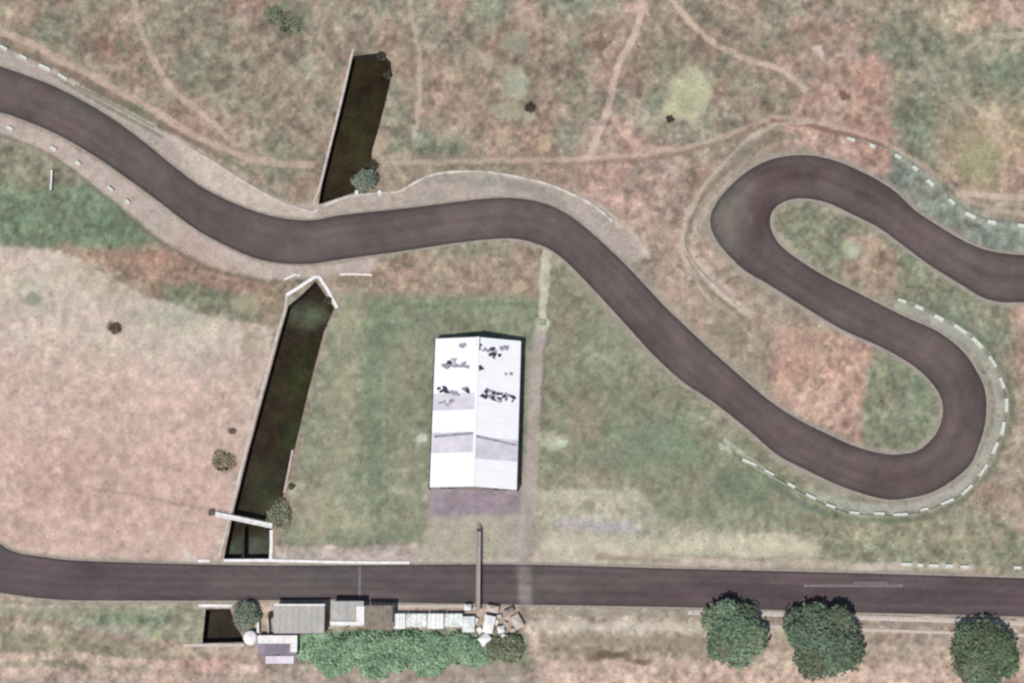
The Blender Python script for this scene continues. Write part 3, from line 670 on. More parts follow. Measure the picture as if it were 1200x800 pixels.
canal(POND, 'canal_wall', [(54,46,38)], '')
def coping(pts, wd, zt, label, mt='concrete', name='coping', cat='canal coping'):
    return ribbon(name, pts, -wd/2, wd/2, -.3, zt, M[mt], label, cat, step=10)
coping([(414,58),(412,66),(399,122),(386,174),(374,222),(367,240)], .75, .25, 'pale concrete edge along the left bank of the upper canal')
coping([(336,345),(335,360),(323,400),(305,466),(287,533),(270,601),(257,652)], .85, .25, 'long pale concrete edge down the left bank of the lower canal')
coping([(336,346),(352,336),(369,325),(374,325),(384,340),(395,361)], .95, .4, 'pale peaked headwall coping at the top of the lower canal', 'white_concrete', 'headwall_coping', 'headwall')
coping([(343,527),(338,552),(333,577)], .5, .12, 'short pale edging on the right bank of the lower canal')
coping([(318,621),(318,640),(317,656)], .9, .3, 'white end wall on the right bank beside the road bridge', 'white_concrete')
coping([(262,656.5),(290,656.5),(318,656.5),(400,658.5),(480,659)], .8, .45, 'white roadside parapet over the lower canal and beyond', 'white_concrete', 'bridge_parapet', 'parapet')
coping([(232,657),(246,657)], .8, .4, 'short white kerb block left of the canal parapet', 'white_concrete', 'kerb_block', 'kerb block')
coping([(233,709),(272,709.5)], .8, .3, 'white coping on the road side of the dark pond', 'white_concrete', 'pond_coping', 'coping')
coping([(215,755.5),(286,755.5)], .9, .25, 'pale coping along the lower side of the dark pond', 'concrete', 'pond_coping', 'coping')
for x in ([(333,328),(345,322),(352,323)], [(398,322),(415,321.5),(436,322.5)]):
    coping(x, .5, .2, 'pale concrete strip %s the peaked headwall' % ('left of' if x[0][0] < 370 else 'right of'), 'white_concrete', 'concrete_strip', 'concrete strip')
# pier below the weir bridge and the bridge itself
def oriented(pa, pb, z):
    a = at(*pa, z); b = at(*pb, z); d = b-a; return a, b, d.length, math.atan2(d.y, d.x)
a, b, L, rz = oriented((252,602), (319,616), 1.2)
wb = thing('weir_bridge', (a.x, a.y, 0), 'white narrow bridge crossing the lower canal just above the road', 'bridge', rz=rz)
MB().box(0,-.65,.95,L,.65,1.2).build('deck', M['white_concrete'], wb)
for s in (-.6, .6):
    q = MB()
    for i in range(9): q.box(L*i/8-.04, s-.04, 1.2, L*i/8+.04, s+.04, 2.1)
    q.box(0, s-.03, 2.05, L, s+.03, 2.12); q.build('railing', M['white_concrete'], wb)
for x in (L*.12, L*.88): MB().box(x-.4,-.6,-.2,x+.4,.6,.95).build('abutment', M['concrete'], wb)
a, b, L2, rz2 = oriented((285,620), (285,654), -.5)
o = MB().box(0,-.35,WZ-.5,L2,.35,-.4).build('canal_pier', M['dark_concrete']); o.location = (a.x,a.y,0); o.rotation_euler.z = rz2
tag(o, 'dark dividing pier in the canal between white bridge and road', 'pier')

# ---------------------------------------------------------------- vegetation
def leaves(n, cx, cy, cz, rx, ry, rz_, cols, size, seed, lobes=9, shell=.55, hz=None):
    """leaf-clump triangles spread through an uneven crown; returns V, F, colours"""
    r = np.random.RandomState(seed)
    lb = [(0,0,0,.72)]
    for i in range(lobes):
        a = 2*math.pi*(i+r.rand()*.7)/lobes; d = .42+.28*r.rand()
        lb.append((d*math.cos(a), d*math.sin(a), r.uniform(-.25,.35), .34+.2*r.rand()))
    lb = np.array(lb); wgt = lb[:,3]**2; wgt /= wgt.sum()
    k = r.choice(len(lb), n, p=wgt)
    d = r.normal(size=(n,3)); d /= np.linalg.norm(d,axis=1)[:,None]; d[:,2] = np.abs(d[:,2])*np.where(r.rand(n)<.8,1,-1)
    rad = (shell+(1-shell)*r.rand(n)**.6)*lb[k,3]*(1+.12*r.normal(size=n))
    P = lb[k,:3]+d*rad[:,None]
    P = P*np.array([rx,ry,rz_])+np.array([cx,cy,cz])
    nrm = d*.7+r.normal(size=(n,3))*.45+np.array([0,0,.55]); nrm /= np.linalg.norm(nrm,axis=1)[:,None]
    u = np.cross(nrm, r.normal(size=(n,3))); u /= np.linalg.norm(u,axis=1)[:,None]; v = np.cross(nrm,u)
    s = size*(.6+.8*r.rand(n))[:,None]
    V = np.stack([P-u*s-v*s*.5, P+u*s-v*s*.5, P+u*s*.5+v*s*.8, P-u*s*.6+v*s*.7],1).reshape(-1,3)
    F = np.arange(4*n).reshape(n,4)
    cols = np.array(cols,float); ci = (k*7+ (r.rand(n)<.3)*r.randint(0,9,n))%len(cols)
    q = cols[ci]; q = q.mean(1)[:,None]*.45+q*.55; q = q*np.array([.99,1.0,.93])
    c = alb(q)*2.05*(.8+.4*r.rand(n))[:,None]
    return V, F, np.repeat(np.clip(c,0,.5),4,0)
def tree(name, px, py, rpx, h, label, cols, seed, group=None, cat='tree', dens=1.0, flat=.42, ryf=1.0, trunkless=False):
    rm = rpx*K; cz = h-rm*flat
    p = at(px, py, cz); t = thing(name, (p.x, p.y, 0), label, cat, group)
    r = random.Random(seed)
    mb = MB(); th = max(.3, cz-rm*.25); rt = max(.06, rm*.045)
    mb.tube((0,0,-.3),(r.uniform(-.1,.1)*rm*.3,0,th*.55),rt*1.5,rt,8); mb.build('trunk', M['bark'], t)
    lm = MB()
    for i in range(6):
        a = i*1.05+r.random(); e = (math.cos(a)*rm*.6, math.sin(a)*rm*.6, cz+r.uniform(-.1,.2)*rm)
        lm.tube((0,0,th*.5),(e[0]*.5,e[1]*.5,th*.5+(e[2]-th*.5)*.65),rt*.7,rt*.4,5); lm.tube((e[0]*.5,e[1]*.5,th*.5+(e[2]-th*.5)*.65),e,rt*.4,rt*.12,5)
    lm.build('limb', M['bark'], t)
    n = int((260+rm*rm*75)*dens)
    V,F,c = leaves(n,0,0,cz,rm,rm*ryf,rm*flat*1.25,cols,min(.5,.14+rm*.035),seed)
    V[:,2] = np.maximum(V[:,2], .1)
    me = np_mesh('crown', V, F, c); link('crown', me, M['leaf'], t)
    return t
G1 = [(76,106,80),(88,118,92),(70,98,78),(96,112,88),(84,92,72)]
tree('tree', 860, 741, 35, 8.6, 'left tree of the three, standing at the lower edge of the straight road', G1, 11, 'roadside trees', dens=1.6, ryf=1.08)
tree('tree', 962, 746, 41, 9.4, 'largest round tree, middle of the three beside the straight road', [(72,98,76),(80,104,84),(86,96,84),(66,90,68),(78,82,62)], 12, 'roadside trees', dens=1.6, ryf=1.05)
tree('tree', 1152, 767, 37, 8.6, 'dark green tree at the bottom right corner beside the road', [(74,92,66),(86,100,76),(78,80,58),(68,96,64)], 13, 'roadside trees', dens=1.6)
G2 = [(92,104,92),(80,92,78),(108,116,104)]
tree('tree', 427, 212, 16, 4, 'small grey green tree overhanging the lower end of the upper canal', G2, 14)
tree('tree', 288, 720, 17, 4.2, 'grey green tree between the dark pond and the grey shed', G2, 15)
tree('shrub', 328, 602, 15, 2, 'spreading olive shrub on the right bank beside the white bridge', [(104,104,82),(92,90,70),(118,118,94)], 16, cat='shrub', dens=1.3, ryf=1.25)
tree('shrub', 594, 760, 23, 3.4, 'brownish olive shrub right of the green hedge row', [(100,106,80),(116,116,92),(84,92,66)], 17, cat='shrub', ryf=.75)
hx = [(372,757,24),(404,762,24),(432,756,23),(458,764,24),(486,758,24),(512,763,24),(540,759,22),(390,776,17),(440,777,18),(500,778,16),(556,766,15)]
HL = ['green bush at the left end of the hedge row under the grey shed','green bush second from the left in the hedge row','green bush below the brown roofed stall','green bush near the middle of the hedge row below the white canopies',
      'green bush right of the hedge centre under the white canopy','green bush second large one from the right end of the hedge row','green bush near the right end of hedge beside white tents','small bush on the lower left side of the hedge row',
      'small bush on the lower side of hedge centre','small bush on the lower right side of the hedge row','small bush closing the right end of the hedge row']
for i, (x, y, r_) in enumerate(hx):
    tree('bush', x, y, r_+3, 2.2+(i%3)*.3, HL[i], [(100,142,106),(88,128,96),(116,150,118),(98,132,100)], 30+i, 'bushes of the green hedge row', 'bush', 1.3, ryf=.8)
D = [(58,50,40),(46,42,34),(76,68,52)]
for x,y,r_,h,lb,cl in [(621,126,7,1.4,'small black-looking bush alone in the upper middle field',D),(785,140,5,1.2,'tiny dark bush at the foot of the pale yellow patch',D),
    (135,384,7,1.3,'lone dark bush in the bare field on the left',[(92,74,62),(76,62,50)]),(262,540,14,1.0,'low brown scrub patch near the left bank of the canal',[(132,112,88),(110,94,74)]),
    (248,600,4,1.0,'tiny dark bush at the left end of the white bridge',[(110,88,74),(84,68,58)]),(272,505,4,.9,'tiny brown bush above the scrub patch near the canal',[(110,88,80),(96,78,66)]),
    (447,66,6,1.4,'dark bush at the top right corner of the upper canal',D),(455,88,6,1.2,'dark bush on the right bank near the top of the upper canal',D),(436,193,7,1.4,'dark bush on the right bank above the small canal tree',D),
    (384,352,5,1.2,'dark bush under the right arm of the peaked headwall',D),(322,18,13,.9,'low dark green clump at the top left of the field',[(92,104,80),(80,92,70),(108,116,92)]),(343,32,14,.9,'low grey green clump just right of the dark one at the top',[(98,108,84),(86,98,74)]),
    (635,378,5,.9,'small pale bush above the hall at the lane end',[(150,156,134),(140,148,126)]),(318,720,4,1.0,'tiny dark bush at the corner of the grey shed',D),
    (341,570,4,1.0,'tiny dark bush on the right bank above the olive shrub',[(84,74,60),(70,62,50)])]:
    tree('bush', x, y, r_, h, lb, cl, int(x), cat='bush', dens=.8)
# tussocks of dry grass, uncountable
def tussocks():
    r = np.random.RandomState(5); n = 26000
    px = r.uniform(-20,1220,n); py = r.uniform(-15,815,n)
    fi = inside(px,py,np.array(FIELD,float)); ok = ~(fi & (r.rand(n)<.85))
    ok &= ~inside(px,py,tr) & ~inside(px,py,np.vstack([spline(RT,20),spline(RB,20)[::-1]]))
    for pl in (NE,SE,RT,RB): ok &= seg_dist(px,py,spline(pl,25)) > 5
    for cpt in (CAN_N,CAN_S,POND):
        cc = np.array(cpt,float); ok &= ~inside(px,py,cc) & (seg_dist(px,py,np.vstack([cc,cc[:1]]))>5)
    for bx in ((495,375,625,620),(280,700,620,760)): ok &= ~((px>bx[0])&(px<bx[2])&(py>bx[1])&(py<bx[3]))
    ok &= fbm(px/40,py/40,9,3) > -.12
    px,py = px[ok],py[ok]; n = len(px)
    W = np.array([tuple(at(a,b)) for a,b in zip(px,py)])
    # nearest ground colour
    ix = np.clip(np.searchsorted(gx, W[:,0]),0,nx-1); iy = np.clip(np.searchsorted(gy,W[:,1]),0,ny-1)
    gc = g.c[ix*ny+iy]; gz = Z[ix*ny+iy]
    V=[];F=[];Cc=[]
    s = r.uniform(.12,.5,n); h = s*r.uniform(.35,.8,n); k=5
    ang = r.rand(n)*6.28
    base = []
    for j in range(k):
        a = ang+2*math.pi*j/k; q = s*r.uniform(.7,1.25,n)
        base.append(np.stack([W[:,0]+np.cos(a)*q, W[:,1]+np.sin(a)*q, gz-.05],1))
    top = np.stack([W[:,0]+r.uniform(-.1,.1,n), W[:,1]+r.uniform(-.1,.1,n), gz+h],1)
    V = np.stack(base+[top],1).reshape(-1,3)
    o = np.arange(n)[:,None]*(k+1)
    F = np.concatenate([np.stack([o[:,0]+j, o[:,0]+(j+1)%k, o[:,0]+k],1) for j in range(k)])
    c = alb(np.clip(gc*r.uniform(.82,1.1,n)[:,None]*np.array([.98,1.01,.96]),10,240))
    me = np_mesh('dry_grass', V, F, np.repeat(c,k+1,0), True)
    tag(link('dry_grass', me, M['leaf']), 'sparse tussocks of dry grass scattered over the fields', 'grass', kind='stuff')
tussocks()

# ---------------------------------------------------------------- barrier blocks around the corners
blk = MB().box(-1.9,-.45,0,1.9,.45,.35).box(-1.8,-.33,.35,1.8,.33,.95)
blk_me = bpy.data.meshes.new('barrier_block'); blk_me.from_pydata(blk.v,[],blk.f); blk_me.materials.append(M['barrier_white'])
ORD = 'first second third fourth fifth sixth seventh eighth ninth tenth eleventh twelfth thirteenth fourteenth fifteenth sixteenth seventeenth eighteenth nineteenth twentieth twenty-first twenty-second'.split()
def barrier_row(pts, label, group, scale=1.0, rail=True, raillabel=None, zr=0):
    r = random.Random(len(pts)); n = len(pts)
    W = [at(*p) for p in pts]
    for i, p in enumerate(W):
        d = W[min(i+1,n-1)]-W[max(i-1,0)]
        o = bpy.data.objects.new('barrier_block', blk_me); C.objects.link(o); o.location = (p.x,p.y,-.02)
        o.rotation_euler.z = math.atan2(d.y,d.x)+r.uniform(-.05,.05); o.scale = (scale*r.uniform(.6,1.15), r.uniform(.8,1.25), 1)
        lb = (ORD[i] if i < n-1 else 'last')+' '+label
        tag(o, lb, 'barrier', group)
    if raillabel:
        t = thing('guard_rail', (W[0].x,W[0].y,0), raillabel, 'guard rail')
        P = spline(pts, 6); Wp = [at(*p)-W[0] for p in P]
        q = MB(); ps_ = MB()
        for i in range(len(Wp)-1):
            a, b = Wp[i], Wp[i+1]; L = (b-a).length
            Mx = Matrix.Translation(a) @ Matrix.Rotation(math.atan2(b.y-a.y,b.x-a.x),4,'Z')
            q.box(0,.45,.35,L+.02,.75,.7,Mx)
            ps_.box(-.08,.3,0,.08,.42,.75,Mx)
        q.build('rail', M['rail'], t); tag(ps_.build('rail_post', M['metal_dark'], t), kind='stuff')
H2 = [(1057,353),(1077,361),(1100,373),(1125,386),(1145,402),(1163,424),(1174,449),(1179,475),(1175,502),(1166,525),(1152,551),(1133,574),(1110,588),(1083,597),(1055,603),(1030,602),(1001,601),(973,593),(950,582),(927,569),(901,554),(878,542)]
barrier_row(H2, 'white block from the upper left along the dashed line round the lower hairpin', 'barrier blocks round the lower hairpin', raillabel='grey rail between the white blocks round the lower right hairpin')
H1 = [(997,164),(1022,172),(1052,184),(1072,198),(1090,215),(1115,237),(1137,253),(1162,261),(1197,265)]
barrier_row(H1, 'white block from the left along the dashed line above the upper hairpin', 'barrier blocks above the upper hairpin', .8, raillabel='grey rail between the white blocks outside the upper hairpin exit')
H0 = [(5,57),(28,68),(53,80),(74,91)]
barrier_row(H0, 'white block from the left in the short line above the track top left', 'barrier blocks at the top left')
barrier_row([(12,151),(63,175),(92,192),(130,222),(150,237)], 'small block from the left on the pale run-off below the left track', 'blocks on the lower run-off', .55)
barrier_row([(1062,661),(1078,662),(1094,662.5),(1112,663),(1130,664),(1192,665)], 'small white block from the left on the upper kerb near the right edge', 'blocks on the kerb at right', .75)
# low walls
ribbon('track_wall', [(367,250),(385,240),(410,231),(440,228),(468,225),(490,213),(510,205),(540,202),(575,203),(610,209),(645,218),(680,233),(700,245),(718,260)], -.4, .4, -.1, .6, M['old_white'], 'pale low wall curving above the middle bend of the track', 'wall')
ribbon('track_wall', [(88,101),(117,116),(147,132),(180,150)], -.18, .18, -.1, .45, M['kerb'], 'thin pale wall above the upper left track after the white blocks', 'wall')
ribbon('track_wall', [(218,172),(232,180),(250,191),(275,207),(300,222),(330,238),(345,243),(367,250)], -.4, .4, -.1, .4, M['concrete'], 'pale low wall along the wide run-off left of the upper canal', 'wall')
ribbon('low_wall', [(800,271),(803,292),(815,312),(835,332),(868,362)], -.15, .15, -.1, .4, M['concrete'], 'thin pale wall left of the long track to the hairpin', 'wall')
a = at(61,213)
o = MB().box(-.22,-3.1,0,.22,3.1,1.5).box(-.3,-3.1,0,.3,-2.8,1.6).box(-.3,2.8,0,.3,3.1,1.6).build('board', M['white_concrete']); o.location=(a.x,a.y,0)
tag(o, 'white upright board standing alone in the green verge at left', 'board')
for x,y,lb in ((418,226,'white post at the lower right corner of the upper canal'),(445,226,'white block on the wall right of the small canal tree')):
    p = at(x,y); o = MB().box(-.5,-.5,0,.5,.5,.7).box(-.3,-1.1,.0,.35,-.5,.5).build('marker_block', M['white_concrete']); o.location=(p.x,p.y,0); tag(o, lb, 'block')
# pavement slabs beside the straight at right
def slabs(pts, wd, label, zt=.14, gap=.08, ln=3.0):
    P = spline(pts, 4); W=[at(*p) for p in P]; t = thing('pavement_strip', (W[0].x,W[0].y,0), label, 'pavement')
    tot=[0]
    for i in range(len(W)-1): tot.append(tot[-1]+(W[i+1]-W[i]).length)
    s=0; me=None
    def pos(s):
        i = min(max(np.searchsorted(tot,s)-1,0),len(W)-2); u=(s-tot[i])/(tot[i+1]-tot[i]); return W[i].lerp(W[i+1],u)
    r=random.Random(4)
    if True:
        q=MB().box(0,-wd/2,-.1,ln-gap,wd/2,zt); me=bpy.data.meshes.new('slab'); me.from_pydata(q.v,[],q.f); me.materials.append(M['concrete'])
    while s+ln<tot[-1]:
        a,b=pos(s),pos(s+ln); o=bpy.data.objects.new('slab',me); C.objects.link(o); o.parent=t
        o.location=a-W[0]+Vector((0,0,r.uniform(-.02,.02))); o.rotation_euler.z=math.atan2(b.y-a.y,b.x-a.x)+r.uniform(-.01,.01); s+=ln
    return t
slabs([(806,717),(900,719),(1000,723),(1130,727),(1215,731)], 1.3, 'pale slab pavement along the lower edge of the straight behind the trees')
slabs([(895,733),(1003,737),(1125,741),(1215,744)], .9, 'second thinner pale slab line below the roadside pavement')
slabs([(461,709.5),(500,709.7),(545,710)], .7, 'thin pale slab kerb in front of the white canopy row', ln=2.5)

# ---------------------------------------------------------------- the hall
EZ, RZ = 4.9, 7.9                                  # eaves and ridge heights
nl = at(509.5,396,EZ); nr = at(611.5,400,EZ); sr_ = at(604.5,573.5,EZ); sl_ = at(504.5,571,EZ)
cen = (nl+nr+sr_+sl_)/4; yd = ((nl+nr)/2-(sl_+sr_)/2); HL_ = yd.length; HW = ((nr-nl).length+(sr_-sl_).length)/2
rot = math.atan2(yd.y,yd.x)-math.pi/2
hall = thing('hall', (cen.x,cen.y,0), 'large white gabled hall with grey roof bands standing on the lawn', 'hall', rz=rot)
hw, hl = HW/2, HL_/2
def roof_pt(u, v, dz=0):                            # u -1..1 across, v -1 (south) .. 1 (north)
    return (u*hw, v*hl, EZ+(RZ-EZ)*(1-abs(u))+dz)
rows = 14; bands = {}
def sheet_mesh(side, v0, v1):
    mb = MB(); n = 26
    for k in range(n+1):                             # corrugation runs down the slope
        v = v0+(v1-v0)*k/n; rib = .05 if k % 2 else 0
        for u in (0.004, 1.0): mb.v.append(tuple(Vector(roof_pt(side*u, v, rib))))
    for k in range(n):
        a = k*2; mb.f.append((a,a+1,a+3,a+2) if side < 0 else (a,a+2,a+3,a+1))
    return mb
# v positions from the photograph: north edge y=396, south edge y=572
def vy(y): return 1-2*(y-396)/(572-396)
for side in (-1, 1):
    sh = 0
    cuts = [396, 420, 444] + ([462, 482] if side < 0 else [460, 474]) + [496] + ([508, 532] if side < 0 else [514, 539]) + [552, 572]
    for i in range(len(cuts)-1):
        y0, y1 = cuts[i], cuts[i+1]
        grey = (y0 in (462,)) or (y0 in (508, 514)); dark = y0 == 460
        o = sheet_mesh(side, vy(y0)-.0004, vy(y1)+.0004).build('roof_sheet', M['roof_grey'] if grey else M['roof_white'], hall)
        if grey: o['label'] = 'grey translucent roof sheet'
# dark patches and worn marks on the sheets (flat, on the roof)
def patch(pts, mt, name='roof_patch', dz=.075):
    mb = MB(); P = []
    for x, y in pts:
        u = max(-.99, min(.99, (x-558.0+(y-480)*.03)/51.0)); 
        P.append((u, vy(y+4*(1-abs(u))) ))
    mb.v = [tuple(roof_pt(u, v, dz)) for u, v in P]
    for t in tessellate_polygon([[Vector((p[0]*50,p[1]*90,0)) for p in P]]):
        t=list(t); A,B,D_=[Vector(mb.v[i]) for i in t]
        if (B-A).cross(D_-A).z<0: t=t[::-1]
        mb.f.append(tuple(t))
    return mb.build(name, M[mt], hall)
def rag(cx, cy, rx, ry, mt, seed, rot_=0):
    r = random.Random(seed); n = 7; c, s = math.cos(R(rot_)), math.sin(R(rot_)); P=[]
    for i in range(n):
        a=2*math.pi*i/n; q=r.uniform(.65,1.15); x,y=math.cos(a)*rx*q,math.sin(a)*ry*q; P.append((cx+x*c-y*s,cy+x*s+y*c))
    if min(p[0] for p in P) < 557.5 < max(p[0] for p in P):
        P=[((min(x,556.5) if cx<557.5 else max(x,558.5)),y) for x,y in P]
    return patch(P, mt, dz=.075+ (seed%97)*.0007)
def splatter(cx, cy, rx, ry, n, mt, seed, rot_=0):
    r = random.Random(seed); c, s_ = math.cos(R(rot_)), math.sin(R(rot_))
    for i in range(n):
        x, y = r.gauss(0, .5)*rx, r.gauss(0, .5)*ry; q = r.uniform(1.4, 3.3)
        rag(cx+x*c-y*s_, cy+x*s_+y*c, q*r.uniform(.8,1.8), q*r.uniform(.6,1.1), mt if r.random() < .7 else 'roof_smudge', seed*31+i, r.uniform(-40,40))
for i,a_ in enumerate([(523,429,7,2.5,9,'roof_stain',-25),(533,423,3,4,4,'roof_smudge',0),(546,427,5,3,5,'roof_smudge',0),(561,404,2,8,7,'roof_stain',0),(564,427,3,5,6,'roof_stain',20),
    (579,410,7,5,11,'roof_stain',10),(569,408,6,3,5,'roof_smudge',0),(592,405,9,2.5,6,'roof_smudge',-5),(543,403,4,1.5,3,'roof_smudge',0),(598,436,6,1.2,2,'roof_smudge',5),
    (519,456,6,2.5,7,'roof_stain',8),(531,460,8,3,7,'roof_smudge',0),(548,456,4,2.5,5,'roof_stain',0),(569,461,4,4,8,'roof_stain',0),(578,463,3,5,6,'roof_stain',0),(586,464,3,5,6,'roof_stain',0),
    (594,464,3,5,6,'roof_stain',0),(601,465,2.5,4,5,'roof_stain',0),(520,472,9,4,7,'roof_smudge',-8),(577,457,12,2,6,'roof_smudge',3)]):
    splatter(*a_[:6], i+3, a_[6])
for side, pts in ((-1,[(509,511),(556,505),(556,507.5),(509,514)]),(1,[(559,508),(606,519),(606,521),(559,511)])): patch(pts,'roof_smudge',dz=.16)
MB().box(-.35,-hl-.05,RZ-.02,.35,hl+.05,RZ+.14).build('ridge_cap', M['roof_white'], hall)
wx, wy = hw-.45, hl-.8
for s in (-1, 1):
    MB().box(s*wx-.12,-wy,0,s*wx+.12,wy,EZ-.05).build('side_wall', M['wall_lilac'], hall)
    MB().box(s*(hw+.12)-.16,-hl,EZ-.28,s*(hw+.12)+.22,hl,EZ-.06).build('gutter', M['metal_dark'], hall)
    for j in range(9): MB().box(s*(hw+.25)-.22,-wy+j*wy/4-.3,0,s*(hw+.25)+.22,-wy+j*wy/4+.2,EZ-.28).build('downpipe', M['metal_dark'], hall)
    y = s*wy; q = MB(); q.v = [(-wx,y,0),(wx,y,0),(wx,y,EZ-.1),(0,y,RZ-.35),(-wx,y,EZ-.1)]; q.f=[(0,1,2,3,4)]; q.build('gable_wall', M['wall_lilac'], hall)
    q = MB()
    for sd_ in (-1,1): 
        k=len(q.v); y0=s*hl; y1=s*(hl-.12)
        q.v += [(0,y0,RZ-.35),(sd_*hw,y0,EZ-.35),(sd_*hw,y0,EZ-.02),(0,y0,RZ-.02),(0,y1,RZ-.35),(sd_*hw,y1,EZ-.35),(sd_*hw,y1,EZ-.02),(0,y1,RZ-.02)]
        q.f += [(k,k+1,k+2,k+3),(k+4,k+7,k+6,k+5),(k,k+4,k+5,k+1),(k+3,k+2,k+6,k+7)]
    q.build('barge_board', M['metal_dark'], hall)
MB().box(-3,-wy-.1,0,3,-wy-.02,4.2).build('door', M['metal_grey'], hall)
for x in (-9,-6.5,6.5,9): MB().box(x-.8,-wy-.09,1.2,x+.8,-wy-.015,2.8).build('window', M['metal_dark'], hall)

# ---------------------------------------------------------------- sheds and stalls by the straight
def px_rect(x0,y0,x1,y1,z):
    a=at(x0,y0,z); b=at(x1,y1,z); return a.x,b.y,b.x,a.y
def shed(name, x0,y0,x1,y1, z, label, cat, roofm, wallm='wall_lilac', parapet=None, open_=False, sheets=6, slope=.25, group=None):
    ax,ay,bx,by = px_rect(x0,y0,x1,y1,z); cx,cy=(ax+bx)/2,(ay+by)/2; W,L=bx-ax,by-ay
    t = thing(name,(cx,cy,0),label,cat,group); hx_,hy_=W/2,L/2
    for i in range(sheets):
        xa=-hx_+W*i/sheets; xb=-hx_+W*(i+1)/sheets-.05
        q=MB(); q.v=[(xa,-hy_,z-slope),(xb,-hy_,z-slope),(xb,hy_,z),(xa,hy_,z),(xa,-hy_,z-slope-.08),(xb,-hy_,z-slope-.08),(xb,hy_,z-.08),(xa,hy_,z-.08)]
        q.f=[(0,1,2,3),(4,7,6,5),(0,4,5,1),(1,5,6,2),(2,6,7,3),(3,7,4,0)]; q.build('roof_sheet', M[roofm], t)
    if open_:
        for sx in (-1,1):
            for sy in (-1,1): MB().box(sx*(hx_-.2)-.07,sy*(hy_-.2)-.07,0,sx*(hx_-.2)+.07,sy*(hy_-.2)+.07,z-slope-.1).build('post', M['metal_dark'], t)
        if name=='canopy': 
            for k in range(1,4): MB().box(-hx_+W*k/4-.06,-hy_+.1,0,-hx_+W*k/4+.06,-hy_+.22,z-slope-.1).build('post', M['metal_dark'], t)
    else:
        MB().box(-hx_+.25,-hy_+.25,0,hx_-.25,hy_-.25,z-slope-.12).build('wall', M[wallm], t)
        MB().box(-.5,-hy_+.2,0,.5,-hy_+.24,2.1).build('door', M['metal_dark'], t)
    if parapet:
        for (a,b,c_,d,h) in parapet: MB().box(a*hx_,b*hy_,z-.6,c_*hx_,d*hy_,z+h).build('parapet', M['white_concrete'], t)
    return t
shed('shed', 321,708,380,741, 5.4, 'long grey metal roofed shed beside the canal bridge', 'shed', 'shed_roof', sheets=8, parapet=[(-1.0,.93,1.0,1.04,.12)])
shed('kiosk', 388,704,426,731, 5.2, 'small grey roofed kiosk with white parapet right of the grey shed', 'kiosk', 'shed_roof', 'white_concrete', parapet=[(-1.04,-1.08,1.04,-.76,.25),(.55,-.76,1.04,.55,.25)], sheets=4)
shed('stall', 428,709,460,737, 5.8, 'brown roofed stall between the kiosk and the white canopies', 'stall', 'brown_roof', open_=True, sheets=6)
for i,(x0,x1,zz,lb) in enumerate([(461,475,3.0,'brightest white canopy at left end of the canopy row'),(476,500,2.8,'greenish white canopy second from left in the row'),(501,520,3.1,'white canopy third from left in the row'),(521,542,2.8,'white canopy right of centre with bush in front')]):
    shed('canopy', x0,718.5,x1,736-(i%2)*2, zz, lb, 'canopy', 'white_concrete' if i in (0,2) else 'canopy', open_=True, sheets=4, group='white canopies beside the straight')
def tent(px,py,wpx,lpx,h,rz,label,mt='canopy'):
    p=at(px,py,h); t=thing('tent',(p.x,p.y,0),label,'tent','white tents below the footbridge',rz=R(rz)); a,b=wpx*K/2,lpx*K/2
    q=MB(); q.v=[(-a,-b,h),(a,-b,h),(a,b,h),(-a,b,h),(0,0,h+.7)]; q.f=[(0,1,4),(1,2,4),(2,3,4),(3,0,4)]; q.build('tent_roof', M[mt], t)
    for sx in (-1,1):
        for sy in (-1,1): MB().box(sx*a*.92-.05,sy*b*.92-.05,0,sx*a*.92+.05,sy*b*.92+.05,h).build('post', M['metal_dark'], t)
tent(549,731,14,18,2.4,0,'greenish white tent left of the footbridge foot')
tent(573,731,12,20,2.5,-12,'bright white tent right of the footbridge foot','white_concrete')
tent(568,748,13,10,2.2,40,'small tilted white tent below the bright one','white_concrete')
tent(587,737,8,8,2.0,10,'tiny white tent beside the olive shrub','white_concrete')
tent(577,713,14,8,2.2,-10,'pinkish white tent at the road edge right of footbridge','concrete')
tent(596,716,12,6,2.2,25,'pale tent at the road edge, rightmost of the group','kerb')
tent(548,711,8,7,2.0,0,'small white tent at the road edge left of footbridge','white_concrete')
tent(606,728,11,16,1.8,30,'pale grey tent right of the tiny white one','concrete')
rr = random.Random(8)
CL = [(556,727,6,7,'white'),(562,738,5,6,'white'),(580,728,6,5,'white'),(585,722,5,4,'pinkish'),(592,731,4,5,'grey'),(571,722,6,4,'white'),(558,712,5,4,'pinkish'),(590,745,4,4,'white'),(601,738,5,4,'grey'),(566,756,5,6,'white')]
for i,(x,y,a_,b_,cn) in enumerate(CL):
    p=at(x,y,1.2); o=MB().box(-a_*K/2,-b_*K/2,0,a_*K/2,b_*K/2,1.1).box(-a_*K/2-.08,-b_*K/2-.08,1.1,a_*K/2+.08,b_*K/2+.08,1.22).build('crate', M[{'white':'white_concrete','pinkish':'concrete','grey':'shed_roof'}[cn]])
    o.location=(p.x,p.y,0); o.rotation_euler.z=rr.uniform(-.6,.6)
    tag(o, cn+' crate '+['left of the bright tent','between footbridge foot and bright tent','right of the bright tent','near the road right of pinkish tent','between tiny tent and pale grey tent','just above the bright white tent','at the road edge by the footbridge','touching the top of the olive shrub','at the right end of the tent group','at the lower end below the tilted tent'][i], 'crate', 'crates among the tents')
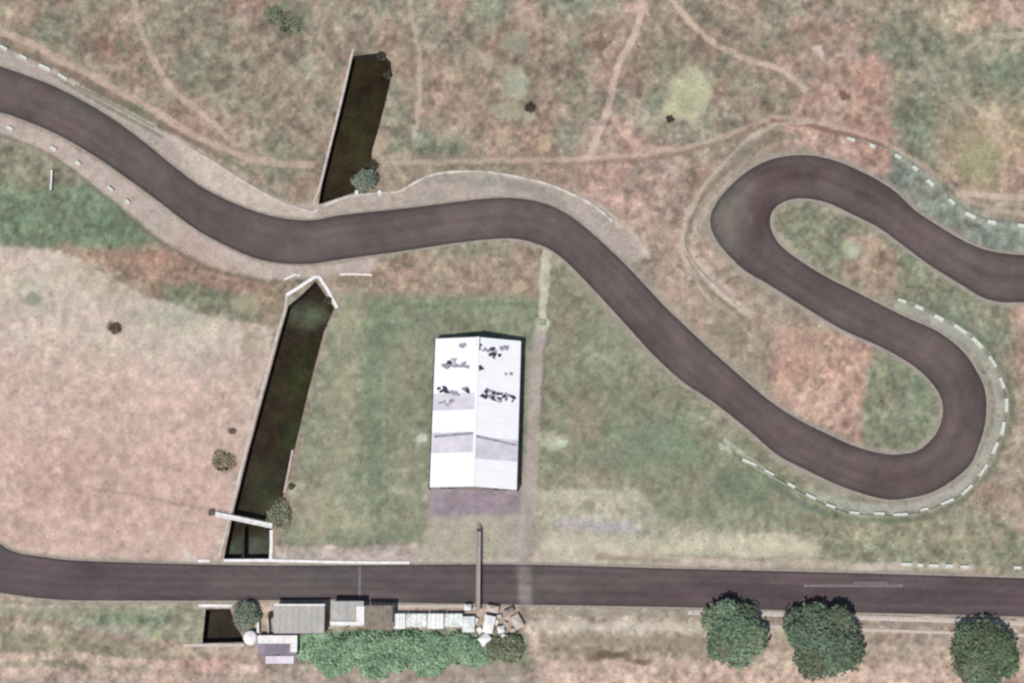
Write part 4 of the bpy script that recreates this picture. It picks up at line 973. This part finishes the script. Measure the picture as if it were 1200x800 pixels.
# footbridge over the straight
FZ=2.6
a,b,L,rz=oriented((561,622),(560,716),FZ)
fb=thing('footbridge',(a.x,a.y,0),'narrow grey footbridge crossing the straight road below the hall','footbridge',rz=rz)
MB().box(0,-.55,FZ-.2,L,.55,FZ).build('deck', M['metal_grey'], fb)
for s in (-1,1):
    q=MB().box(0,s*.55-.04,FZ+.95,L,s*.55+.04,FZ+1.03)
    for i in range(17): q.box(L*i/16-.04,s*.55-.04,FZ,L*i/16+.04,s*.55+.04,FZ+.96)
    q.build('railing', M['metal_grey'], fb)
for x in (1.0,8.4,L-1.2): MB().box(x-.18,-.5,0,x+.18,.5,FZ-.26).build('pier', M['metal_grey'], fb)
st=thing('x',(0,0,0),None,None); bpy.data.objects.remove(st)
for i in range(12): MB().box(-.05-.35*(i+1),-.55,FZ-.28*(i+1)-.12,-.05-.35*i,.55,FZ-.28*(i+1)).build('stair_tread', M['metal_dark'] if i<2 else M['metal_grey'], fb)
# small white house by the pond
z=3.0
ax,ay,bx,by=px_rect(302,744,348,766,z); hs=thing('house',((ax+bx)/2,(ay+by)/2,0),'small white walled house with purple roof terrace below the dark pond','house'); W,L=(bx-ax)/2,(by-ay)/2
MB().box(-W+.1,-L+.1,0,W-.1,L-.1,z-.35).build('wall', M['wall_lilac'], hs)
MB().box(-W*.62,-L+.12,z-.34,W*.62,L*.1,z-.3).build('terrace', M['terrace'], hs)
MB().box(-W,L*.15,z-.6,W,L,z+.15).build('parapet', M['white_concrete'], hs)
MB().box(W*.66,-L*.75,z-.6,W,L*.15-.01,z+.1).build('parapet', M['white_concrete'], hs)
MB().box(-W*.62,-L-2.2,0,W*.8,-L-.1,.35).build('porch', M['lavender'], hs)
MB().box(-.5,-L+.02,0,.5,-L+.09,2.1).build('door', M['metal_dark'], hs)
p=at(293,746,2.6); tk=thing('water_tank',(p.x,p.y,0),'round white tank beside the house and the pond','tank')
q=MB(); n=20; R0=2.0
for j,(rr,zz) in enumerate(((R0,0),(R0,2.3),(R0*.8,2.6),(R0*.3,2.8))):
    for i in range(n): q.v.append((math.cos(2*math.pi*i/n)*rr,math.sin(2*math.pi*i/n)*rr,zz))
for j in range(3):
    for i in range(n): q.f.append((j*n+i,j*n+(i+1)%n,(j+1)*n+(i+1)%n,(j+1)*n+i))
q.f.append(tuple(range(3*n,4*n))); q.build('tank_body', M['white_concrete'], tk, True)
MB().tube((0,0,2.75),(0,0,2.95),.4,.4,12).build('lid', M['white_concrete'], tk)
ribbon('yard_wall', [(303,722),(303,733),(303,742)], -.3, .3, 0, 1.8, M['white_concrete'], 'short white yard wall between the tank and the grey shed', 'wall')
ribbon('yard_wall', [(314,725),(315,734),(315,742)], -.25, .25, 0, 2.0, M['concrete'], 'short pale wall touching the left side of grey shed', 'wall')
